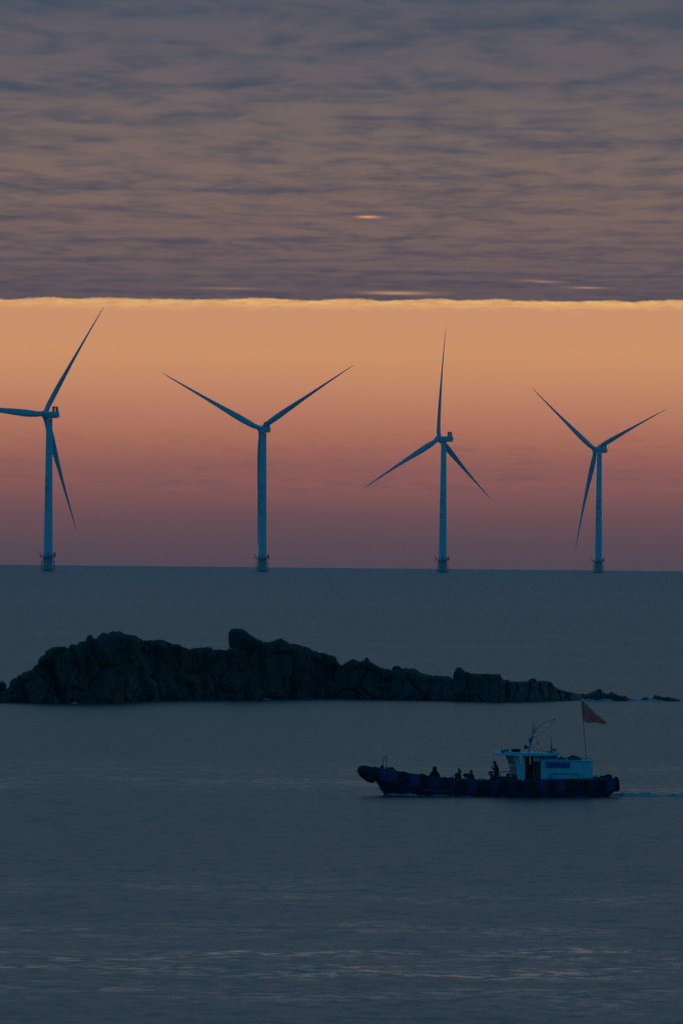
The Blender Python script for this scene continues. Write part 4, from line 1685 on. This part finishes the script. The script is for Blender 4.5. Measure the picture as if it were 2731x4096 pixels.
m_net = mat('dark_net_canvas', (0.025, 0.032, 0.03), 0.95, var=0.5, vscale=8)
_zr = az1 + .055
for a in ((2268, 2322, 0.26, 'larger dark heap of net on the aft house roof', 1.0), (2234, 2256, 0.20, 'smaller dark bundle on the aft house roof next to the wheelhouse', 5.0)):
    o = heap(a[0], a[1], 3040, a[2], 0.0, a[3], 'net_heap', 'net', a[4], m_net)
    o.location = BM @ Vector(((bx(a[0], 0) + bx(a[1], 0)) / 2, 0, _zr - 0.01))
o = heap(1955, 1990, 3118, 0.30, -.55, 'dark heap of gear on deck by the standing person', 'net_heap', 'net', 8.0, m_net)
o.location.z = boat.location.z + DECK_Z + 0.42

# ---- flag on its pole
fl = onboat('pennant_flag', bp(2347, 3036, -.3), 'red triangular pennant with ragged yellow edge on a tall stern pole', 'flag')
fo = bp(2347, 3036, -.3)
mb = MB()
ptop = bp(2324, 2785, -.3)
mb.tube([Vector((0, 0, -.05)), ptop - fo], [0.022, 0.014], 8)
mb.build('pole', mat('flag_pole_paint', (0.05, 0.10, 0.16), 0.5), fl)
mb = MB()
mb.lathe([(0.005, -.06), (.045, -.045), (.06, 0), (.045, .045), (.005, .06)], 14, M=Matrix.Translation(ptop - fo))
mb.build('finial', mat('finial_pale', (0.30, 0.42, 0.42), 0.4), fl)


def cloth_mat(name, col, tr=0.55):
    m = bpy.data.materials.new(name)
    m.use_nodes = True
    t = NT(m.node_tree)
    b = m.node_tree.nodes['Principled BSDF']
    b.inputs['Roughness'].default_value = 0.9
    oc = t.node('ShaderNodeTexCoord').outputs['Object']
    nn = t.noise(t.vmath('MULTIPLY', oc, (14, 14, 2)), 1.0, 3.0, 0.5)[0]
    c = t.mix(t.smooth(nn, .35, .65), tuple(v * .78 for v in col), col)
    t.put(b.inputs['Base Color'], c)
    tl = t.node('ShaderNodeBsdfTranslucent')
    t.put(tl.inputs[0], c)
    ms = t.node('ShaderNodeMixShader')
    ms.inputs[0].default_value = tr
    t.l.new(b.outputs[0], ms.inputs[1])
    t.l.new(tl.outputs[0], ms.inputs[2])
    out = [n_ for n_ in m.node_tree.nodes if n_.type == 'OUTPUT_MATERIAL'][0]
    t.l.new(ms.outputs[0], out.inputs[0])
    return m


m_flag = cloth_mat('flag_red_cloth', (0.93, 0.50, 0.53), 0.9)
m_trim = cloth_mat('flag_yellow_trim', (0.80, 0.62, 0.14), 0.8)
A_, B_, C_ = (2325.5, 2803), (2333, 2884), (2424, 2893)


def flag_pt(u, v):
    """u along the hoist (top to bottom), v out towards the tip"""
    hx, hy = A_[0] + (B_[0] - A_[0]) * u, A_[1] + (B_[1] - A_[1]) * u
    sag = 5.0 * math.sin(math.pi * v) * (1 - u) - 2.5 * math.sin(math.pi * v) * u
    x, y = hx + (C_[0] - hx) * v, hy + (C_[1] - hy) * v + sag
    wv = 0.07 * math.sin(v * 9 + u * 2.0) * v + 0.05 * math.sin(v * 17 - u * 3)
    return bp(x, y, -.3 + wv) - fo


NU, NV_ = 16, 30
V, F = [], []
for i in range(NU):
    for j in range(NV_):
        V.append(flag_pt(i / (NU - 1), j / (NV_ - 1) * 0.985))
for i in range(NU - 1):
    for j in range(NV_ - 1):
        a = i * NV_ + j
        F.append((a, a + NV_, a + NV_ + 1, a + 1))
nF = len(V)
V2 = [v + Vector((0, 0.006, 0)) for v in V]
mb = MB()
mb.add(V, F)
mb.add(V2, [f[::-1] for f in F])
cl = mb.build('cloth', m_flag, fl, True)
# scalloped trim: ragged tongues along the two free edges
for edge_u, out in ((0.0, (0.45, -1.0)), (1.0, (0.1, 1.0))):
    mb = MB()
    K = 13
    for k in range(K):
        v0, v1 = k / K * .97 + .01, (k + 1) / K * .97 + .012
        a_, b_ = flag_pt(edge_u, v0), flag_pt(edge_u, v1)
        L = (0.055 + 0.05 * abs(math.sin(k * 2.7))) * (1.25 if edge_u else 1.0)
        o_ = Vector((out[0], 0.02 * math.sin(k * 5), -out[1])).normalized()
        t1 = a_.lerp(b_, .35) + o_ * L + Vector((.02, .03 * math.sin(k), 0))
        t2 = a_.lerp(b_, .72) + o_ * L * .75 + Vector((.03, -.02 * math.sin(k), 0))
        yo = Vector((0, .006, 0))
        mb.add([a_, b_, t2, t1, a_ + yo, b_ + yo, t2 + yo, t1 + yo], [(0, 1, 2, 3), (7, 6, 5, 4), (0, 3, 7, 4), (1, 5, 6, 2), (2, 6, 7, 3), (0, 4, 5, 1)])
    mb.build('trim', m_trim, fl)
mb = MB()
tip = flag_pt(0.5, .985)
mb.tube([tip, tip + Vector((.07, .02, -.02)), tip + Vector((.15, -.02, .01)), tip + Vector((.20, 0, -.04))], [0.022, 0.014, 0.02, 0.008], 6)
mb.build('tassel', m_trim, fl)


# ------------------------------------------------------------------ people on deck
m_skin = mat('skin', (0.30, 0.17, 0.12), 0.6)
m_hair = mat('black_hair', (0.012, 0.010, 0.009), 0.6)
m_cloth = [mat('dark_jacket', (0.020, 0.022, 0.030), 0.9, var=0.3, vscale=7), mat('navy_jacket', (0.018, 0.026, 0.055), 0.9, var=0.3, vscale=7),
           mat('black_coat', (0.012, 0.012, 0.014), 0.9, var=0.3, vscale=7), mat('grey_jacket', (0.035, 0.038, 0.042), 0.9, var=0.3, vscale=7)]
m_trous = mat('dark_trousers', (0.016, 0.018, 0.024), 0.9, var=0.3, vscale=7)
m_boot2 = mat('rubber_boots', (0.012, 0.014, 0.012), 0.6)


def skin_body(J, E, root='pelvis'):
    names = list(J)
    me = bpy.data.meshes.new('body')
    me.from_pydata([J[n][0] for n in names], [(names.index(a), names.index(b_)) for a, b_ in E], [])
    o = bpy.data.objects.new('body', me)
    COL.objects.link(o)
    md = o.modifiers.new('skin', 'SKIN')
    md.use_smooth_shade = True
    for i, n in enumerate(names):
        sv_ = me.skin_vertices[0].data[i]
        r = J[n][1]
        sv_.radius = r if isinstance(r, tuple) else (r, r)
        sv_.use_root = (n == root)
    ss = o.modifiers.new('sub', 'SUBSURF')
    ss.levels = 2
    ss.render_levels = 2
    bpy.context.view_layer.update()
    dg = bpy.context.evaluated_depsgraph_get()
    ev = o.evaluated_get(dg)
    m2 = ev.to_mesh()
    vs_ = [v.co.copy() for v in m2.vertices]
    fs = [tuple(p.vertices) for p in m2.polygons]
    ev.to_mesh_clear()
    bpy.data.objects.remove(o)
    bpy.data.meshes.remove(me)
    return vs_, fs


def person(base, label, J, face, jacket, hands=(), cover='hair'):
    """J: joints {name: (position, radius)} in a frame at the person's feet; face: unit vector the face looks along"""
    root = onboat('person', base, label, 'person', 'people aboard the boat')
    E = [('pelvis', 'spine'), ('spine', 'chest'), ('chest', 'neck'), ('neck', 'jaw'), ('jaw', 'skull')]
    for s in 'nf':
        E += [('chest', 'shoulder_' + s), ('shoulder_' + s, 'elbow_' + s), ('elbow_' + s, 'wrist_' + s), ('wrist_' + s, 'palm_' + s),
              ('pelvis', 'hip_' + s), ('hip_' + s, 'knee_' + s), ('knee_' + s, 'ankle_' + s), ('ankle_' + s, 'toe_' + s)]
    vs_, fs = skin_body(J, E)
    P = {n: Vector(J[n][0]) for n in J}
    mb = MB()
    mb.add(vs_, fs)
    region = {}
    for n in J:
        region[n] = 1 if n[:4] in ('neck', 'jaw', 'skul', 'palm') else (2 if n[:4] in ('pelv', 'hip_', 'knee') else (3 if n[:3] in ('ank', 'toe') else 0))
    mi = []
    for f in fs:
        c = sum((vs_[i] for i in f), Vector()) / len(f)
        best = min(P, key=lambda n: (P[n] - c).length - (J[n][1] if not isinstance(J[n][1], tuple) else J[n][1][0]))
        mi.append(region[best])
    mb.mi = mi
    fdir = Vector(face).normalized()
    sd = fdir.cross(Vector((0, 0, 1))).normalized()
    hd = (P['jaw'] + P['skull']) / 2
    upv = (P['skull'] - P['jaw']).normalized()
    mb.m = 1
    # nose, brow, mouth, ears
    mb.tube([hd + fdir * .085 + upv * .03, hd + fdir * .118 - upv * .012, hd + fdir * .09 - upv * .022], [0.010, 0.017, 0.012], 6)
    mb.tube([hd + fdir * .085 + upv * .045 - sd * .05, hd + fdir * .098 + upv * .045, hd + fdir * .085 + upv * .045 + sd * .05], 0.010, 5)
    mb.tube([hd + fdir * .085 - upv * .055 - sd * .025, hd + fdir * .095 - upv * .055, hd + fdir * .085 - upv * .055 + sd * .025], 0.008, 5)
    for s in (-1, 1):
        mb.tube([hd + sd * s * .082 + upv * .03, hd + sd * s * .098, hd + sd * s * .082 - upv * .03], [0.012, 0.018, 0.010], 6)
    # hands: palm in the body, four fingers of unequal length and a thumb from the side
    for s in 'nf':
        pal, wr = P['palm_' + s], P['wrist_' + s]
        ax = (pal - wr).normalized()
        side = ax.cross(Vector((0, 1, 0)))
        side = side.normalized() if side.length > .2 else Vector((0, 0, 1))
        bend = ax.cross(side).normalized()
        for k, (o_, L) in enumerate(((-.028, .062), (-.010, .074), (.010, .070), (.028, .054))):
            b0 = pal + ax * .02 + side * o_
            mb.tube([b0, b0 + ax * L * .5 + bend * .008, b0 + ax * L * .85 + bend * .028], [0.0095, 0.009, 0.0065], 6)
        t0 = pal - ax * .015 - side * .03
        mb.tube([t0, t0 + ax * .03 - side * .022, t0 + ax * .058 - side * .022 + bend * .012], [0.011, 0.010, 0.007], 6)
    bd = mb.build('body', [m_cloth[jacket], m_skin, m_trous, m_boot2], root, True)
    # hair, cap or hood
    mb = MB()
    M_ = Matrix((sd, fdir, upv)).transposed().to_4x4()
    M_.translation = hd + upv * .012 - fdir * .006
    if cover == 'hair':
        V, F = [], []
        for i in range(8):
            for k in range(16):
                th = RAD(4 + i * 13.5)
                a = 2 * math.pi * k / 16
                front = max(0.0, math.sin(a))
                th2 = th * (1 - 0.45 * front)
                V.append(M_ @ Vector((.098 * math.sin(th2) * math.cos(a), .108 * math.sin(th2) * math.sin(a), .128 * math.cos(th2))))
        for i in range(7):
            for k in range(16):
                F.append((i * 16 + k, i * 16 + (k + 1) % 16, (i + 1) * 16 + (k + 1) % 16, (i + 1) * 16 + k))
        F.append(tuple(range(15, -1, -1)))
        mb.add(V, F)
        mb.build('hair', m_hair, root, True)
    elif cover == 'cap':
        mb.lathe([(0.112, 0.03), (0.113, 0.075), (0.10, 0.118), (0.06, 0.142), (0.01, 0.15)], 18, M=M_)
        br = [Vector((x, y, .035 - .03 * max(0, y - .1) * 6)) for x, y in ((-.095, .05), (-.09, .14), (-.05, .195), (.05, .195), (.09, .14), (.095, .05))]
        mb.add([M_ @ q for q in br] + [M_ @ (q + Vector((0, 0, .012))) for q in br],
               [tuple(range(6)), tuple(range(11, 5, -1))] + [(i, 6 + i, 6 + (i + 1) % 6, (i + 1) % 6) for i in range(6)])
        mb.build('cap', m_cloth[2], root)
    else:
        prof = [(0.185, -.20), (0.15, -.11), (0.128, -.03), (0.122, .06), (0.10, .125), (0.055, .165), (0.008, .185)]
        mb.lathe(prof, 20, M=M_)
        mb.build('hood', m_cloth[jacket], root, True)
    if cover != 'hood':
        mb = MB()       # turned-up collar
        c = P['neck']
        nk = (P['jaw'] - P['chest']).normalized()
        mb.tube([c - nk * .06, c - nk * .01, c + nk * .015], [0.10, 0.082, 0.078], 14)
        mb.build('collar', m_cloth[jacket], root, True)
    return root


def joints(**k):
    rad = dict(pelvis=(.20, .16), spine=(.20, .155), chest=(.21, .165), neck=.08, jaw=.105, skull=.125, shoulder=.11, elbow=.078, wrist=.05, palm=(.052, .032), hip=.125, knee=.09, ankle=.065, toe=.06)
    return {n: (tuple(p), rad[n.split('_')[0]]) for n, p in k.items()}


Z0 = DECK_Z
# standing, facing the bow, one arm raised in front
b4 = bp(1984, 3150, 0.15)
person((b4.x, 0.15, Z0), 'person standing ahead of the wheelhouse, one hand raised in talk', joints(
    pelvis=(.03, 0, .95), spine=(.035, 0, 1.12), chest=(.01, 0, 1.32), neck=(-.045, 0, 1.46), jaw=(-.095, 0, 1.555), skull=(-.095, 0, 1.635),
    shoulder_n=(.0, -.17, 1.40), elbow_n=(-.16, -.24, 1.23), wrist_n=(-.27, -.22, 1.34), palm_n=(-.315, -.21, 1.375),
    shoulder_f=(.0, .17, 1.40), elbow_f=(.03, .23, 1.12), wrist_f=(-.19, .14, 1.07), palm_f=(-.255, .12, 1.075),
    hip_n=(.03, -.10, .90), knee_n=(-.01, -.11, .50), ankle_n=(.03, -.11, .09), toe_n=(-.12, -.12, .05),
    hip_f=(.03, .10, .90), knee_f=(.03, .12, .50), ankle_f=(.07, .12, .09), toe_f=(-.08, .13, .05)), (-1, -.1, -.05), 0)
# sitting in front of the standing one, bent forward
b5 = bp(1972, 3150, -0.45)
person((b5.x, -0.45, Z0), 'person sitting low, bent forward at the feet of the standing one', joints(
    pelvis=(.14, 0, .46), spine=(.12, 0, .64), chest=(.02, 0, .82), neck=(-.09, 0, .92), jaw=(-.165, 0, .985), skull=(-.19, 0, 1.055),
    shoulder_n=(.0, -.17, .86), elbow_n=(-.10, -.25, .62), wrist_n=(-.27, -.17, .57), palm_n=(-.33, -.15, .56),
    shoulder_f=(.0, .17, .86), elbow_f=(-.10, .25, .62), wrist_f=(-.27, .17, .57), palm_f=(-.33, .15, .56),
    hip_n=(.10, -.10, .44), knee_n=(-.33, -.13, .50), ankle_n=(-.30, -.13, .09), toe_n=(-.44, -.14, .05),
    hip_f=(.10, .10, .44), knee_f=(-.33, .13, .50), ankle_f=(-.30, .13, .09), toe_f=(-.44, .14, .05)), (-1, -.1, -.3), 1)
# hooded sitter forward, facing the camera
b1 = bp(1737, 3140, 0.0)
person((b1.x, 0.0, Z0 + .02), 'hooded person in a bulky dark coat sitting nearest the bow', joints(
    pelvis=(0, 0, .48), spine=(0, 0, .66), chest=(0, -.01, .88), neck=(0, -.02, 1.06), jaw=(0, -.04, 1.15), skull=(0, -.04, 1.235),
    shoulder_n=(-.19, 0, .97), elbow_n=(-.27, -.06, .72), wrist_n=(-.14, -.27, .63), palm_n=(-.08, -.32, .63),
    shoulder_f=(.19, 0, .97), elbow_f=(.27, -.06, .72), wrist_f=(.14, -.27, .63), palm_f=(.08, -.32, .64),
    hip_n=(-.11, -.03, .46), knee_n=(-.16, -.42, .50), ankle_n=(-.15, -.38, .09), toe_n=(-.17, -.52, .05),
    hip_f=(.11, -.03, .46), knee_f=(.16, -.42, .50), ankle_f=(.15, -.38, .09), toe_f=(.17, -.52, .05)), (0.05, -1, -.1), 2, cover='hood')
# capped sitter turned aft, head bowed
b2 = bp(1832, 3140, 0.0)
person((b2.x, 0.0, Z0 - .03), 'sitting person in a peaked cap with head bowed to the right', joints(
    pelvis=(-.02, 0, .46), spine=(-.03, 0, .64), chest=(-.02, 0, .86), neck=(.03, 0, 1.03), jaw=(.075, 0, 1.10), skull=(.07, 0, 1.175),
    shoulder_n=(-.13, -.15, .96), elbow_n=(-.12, -.25, .70), wrist_n=(.10, -.22, .60), palm_n=(.16, -.2, .60),
    shoulder_f=(.10, .16, .96), elbow_f=(.17, .22, .70), wrist_f=(.30, .08, .62), palm_f=(.35, .04, .62),
    hip_n=(.0, -.10, .45), knee_n=(.36, -.2, .50), ankle_n=(.34, -.2, .09), toe_n=(.48, -.24, .05),
    hip_f=(.02, .10, .45), knee_f=(.42, .08, .50), ankle_f=(.40, .08, .09), toe_f=(.55, .08, .05)), (1, -.15, -.45), 0, cover='cap')
# sitter with one arm akimbo
b3 = bp(1877, 3140, 0.0)
person((b3.x, 0.0, Z0 - .05), 'sitting person leaning forward with one elbow stuck out', joints(
    pelvis=(.03, 0, .46), spine=(.05, 0, .64), chest=(.05, -.02, .86), neck=(.07, -.04, 1.01), jaw=(.075, -.07, 1.085), skull=(.08, -.08, 1.165),
    shoulder_n=(-.11, -.06, .985), elbow_n=(-.38, -.10, .985), wrist_n=(-.24, -.16, .83), palm_n=(-.18, -.18, .78),
    shoulder_f=(.19, -.02, .94), elbow_f=(.22, -.10, .68), wrist_f=(.10, -.28, .60), palm_f=(.05, -.33, .59),
    hip_n=(-.07, -.03, .45), knee_n=(-.20, -.40, .52), ankle_n=(-.18, -.36, .09), toe_n=(-.22, -.50, .05),
    hip_f=(.13, -.03, .45), knee_f=(.18, -.42, .52), ankle_f=(.17, -.38, .09), toe_f=(.19, -.52, .05)), (.15, -1, -.3), 3)
# lockers they sit on
for px, y, w_ in ((1737, 0.12, .55), (1832, 0.05, .5), (1878, 0.1, .5), (1984, -0.45, .35)):
    x = bx(px, y)
    mb = MB()
    mb.box((x - w_ / 2, y - .2, DECK_Z + .004), (x + w_ / 2, y + .25, DECK_Z + .36))
    mb.build('locker', m_deck, boat, bevel=0.015)


# ------------------------------------------------------------------ broken water: wake, bow wave, surf
def foam_material():
    m = bpy.data.materials.new('sea_foam')
    m.use_nodes = True
    t = NT(m.node_tree)
    b = m.node_tree.nodes['Principled BSDF']
    p = t.node('ShaderNodeNewGeometry').outputs['Position']
    n = t.noise(t.vmath('MULTIPLY', p, (3.0, 1.5, 5.0)), 1.6, 5.0, 0.65)[0]
    t.put(b.inputs['Base Color'], t.mix(t.smooth(n, .28, .60), (0.08, 0.12, 0.14), (0.42, 0.45, 0.46)))
    b.inputs['Roughness'].default_value = 0.5
    return m


m_foam = foam_material()


def foam(name, label, path, width, height, seed, along=90, across=16, gap=0.0):
    """churned water along a path of (x, y, strength): dips under the sea where it is thin, so its edge is ragged"""
    V, F = [], []
    n = len(path)
    for i in range(along):
        u = i / (along - 1) * (n - 1)
        k = min(int(u), n - 2)
        f = u - k
        x = path[k][0] * (1 - f) + path[k + 1][0] * f
        y = path[k][1] * (1 - f) + path[k + 1][1] * f
        st = path[k][2] * (1 - f) + path[k + 1][2] * f
        dxp, dyp = path[k + 1][0] - path[k][0], path[k + 1][1] - path[k][1]
        L = math.hypot(dxp, dyp) or 1
        nx_, ny_ = -dyp / L, dxp / L
        for j in range(across):
            v = j / (across - 1) * 2 - 1
            q = Vector((x + nx_ * v * width * (.5 + .5 * st), y + ny_ * v * width * (.5 + .5 * st), 0))
            a = mnoise.fractal(Vector((q.x * 0.9 + seed, q.y * 1.3, seed)), 0.9, 2.2, 4)
            z = height * st * (1 - v * v) * (0.55 + 0.9 * a) - 0.05 - gap * height
            if abs(v) > .99 or i in (0, along - 1):
                z = -0.25
            V.append((q.x, q.y, z + sea_z(q.x, q.y)))
    for i in range(along - 1):
        for j in range(across - 1):
            a = i * across + j
            F.append((a, a + across, a + across + 1, a + 1))
    mb = MB()
    mb.add(V, F)
    o = mb.build(name, m_foam, None, True)
    o['kind'] = 'stuff'
    o['label'] = label
    return o


def bw(x, y):
    p = BM @ Vector((x, y, 0))
    return p.x, p.y


def pathb(pts):
    return [(*bw(x, y), s) for x, y, s in pts]


foam('wake_foam', 'churned white wake trailing behind the stern', pathb([(6.7, 0, .15), (7.3, 0, .7), (8.6, 0, 1.0), (10.2, 0, .95), (11.6, 0.1, .55), (13.5, .2, .4), (17, .4, .3), (24, .8, .22)]), 0.9, 0.30, 1.0, along=240)
foam('bow_foam', 'bow wave curling back along the near side of the hull', pathb([(-5.75, -.30, .4), (-5.4, -.75, 1.0), (-4.9, -1.05, .95), (-4.2, -1.45, .75), (-3.3, -1.75, .6), (-2.2, -1.95, .42), (0, -2.15, .34), (3, -2.25, .3), (7, -2.2, .3)]), 0.30, 0.19, 3.0, along=260, across=10)
foam('bow_foam', 'thrown water at the foot of the stem', pathb([(-5.9, .1, .3), (-5.6, -.2, .8), (-5.2, -.45, 1.0), (-4.8, -.8, .6)]), 0.30, 0.26, 8.0, along=60, across=10)


def surf(pts, label, seed, width=0.8, height=0.22):
    path = []
    for px, d, s in pts:
        w_ = at(px, 2800, d)
        path.append((w_.x, d, s))
    foam('surf_foam', label, path, width, height, seed, along=120, across=12)


surf([(2328, 950.5, .5), (2345, 947.8, .9), (2370, 947.2, 1.0), (2395, 947.0, 1.0), (2420, 947.2, .7), (2450, 947.5, .4)], 'white surf along the near side of the skerry behind the flag', 11.0, 0.7, 0.34)
surf([(2500, 948.5, .5), (2520, 948.8, .8), (2550, 949.4, 1.0), (2580, 949.6, .8), (2612, 948.9, 1.0), (2640, 948.6, .5), (2660, 948.6, .2)], 'white surf washing between the two skerries', 13.0, 1.2, 0.36)
surf([(2328, 951.2, .6), (2334, 951.0, 1.0), (2340, 951.0, .6)], 'spot of white surf in the gap beside the islet end', 14.0, 0.5, 0.5)
surf([(280, 901.5, .3), (300, 901.3, 1.0), (330, 901.3, .5)], 'patch of white surf at the foot of the big cliff', 17.0, 0.5, 0.26)
surf([(1040, 936.6, .4), (1070, 936.3, 1.0), (1090, 936.3, .3)], 'streak of white surf at the waterline below the perched boulder', 19.0, 0.4, 0.2)

# ------------------------------------------------------------------ two distant birds
m_bird = mat('dark_bird', (0.02, 0.02, 0.022), 0.8)


def bird(px, py, dist, size, label, rot, flap):
    p = at(px, py, dist)
    root = empty('bird', p, rot)
    tag(root, label, 'bird', 'birds flying low over the horizon')
    mb = MB()
    mb.tube([(-.32, 0, .02), (-.24, 0, .03), (-.12, 0, 0), (.08, 0, 0), (.22, 0, .01), (.34, 0, .02)], [.01, .05, .085, .08, .045, .012], 10)
    mb.add([(.25, 0, .012), (.46, -.09, .01), (.46, .09, .01), (.25, 0, .03)], [(0, 1, 2), (3, 2, 1), (0, 2, 3), (0, 3, 1)])
    mb.tube([(-.30, 0, .02), (-.40, 0, .0)], [.022, .004], 6)
    body = mb.build('body', m_bird, root, True)
    for s in (-1, 1):
        mb = MB()
        V = []
        for x0, x1, y, z in ((-.10, .12, 0.04, .03), (-.14, .10, .30, .03 + flap * .6), (-.08, .08, .55, .03 + flap), (.06, .10, .78, .03 + flap * .7)):
            V += [(x0, s * y, z + .012), (x1, s * y, z), (x1, s * y, z - .006), (x0, s * y, z - .012)]
        F = []
        for i in range(3):
            for k in range(4):
                a, b_ = 4 * i + k, 4 * i + (k + 1) % 4
                F.append((a, b_, b_ + 4, a + 4))
        F += [(0, 3, 2, 1), (12, 13, 14, 15)]
        mb.add(V, F)
        mb.build('wing', m_bird, root)
    root.scale = (size, size, size)
    return root


bird(137, 2133.5, 5200, 0.9, 'small dark bird flying level left of the tallest turbine tower', RAD(80), 0.05)
bird(267, 2231.5, 4800, 1.0, 'small dark bird banking just right of the tallest turbine base', RAD(40), 0.22)


# ------------------------------------------------------------------ haze: pale sea air round the whole place
hz = MB()
hz.box((-27000, -27000, -60), (27000, 27000, 230))
hm = bpy.data.materials.new('sea_haze')
hm.use_nodes = True
hm.node_tree.nodes.clear()
hn = NT(hm.node_tree)
pv = hn.node('ShaderNodeVolumePrincipled')
pv.inputs['Color'].default_value = (0.55, 0.85, 1.0, 1)
pv.inputs['Density'].default_value = 3.6e-5
pv.inputs['Anisotropy'].default_value = 0.0
ho = hn.node('ShaderNodeOutputMaterial')
hn.l.new(pv.outputs[0], ho.inputs['Volume'])
haze = hz.build('haze', hm)
haze['kind'] = 'stuff'
haze['label'] = 'thin blue evening haze lying over the sea'
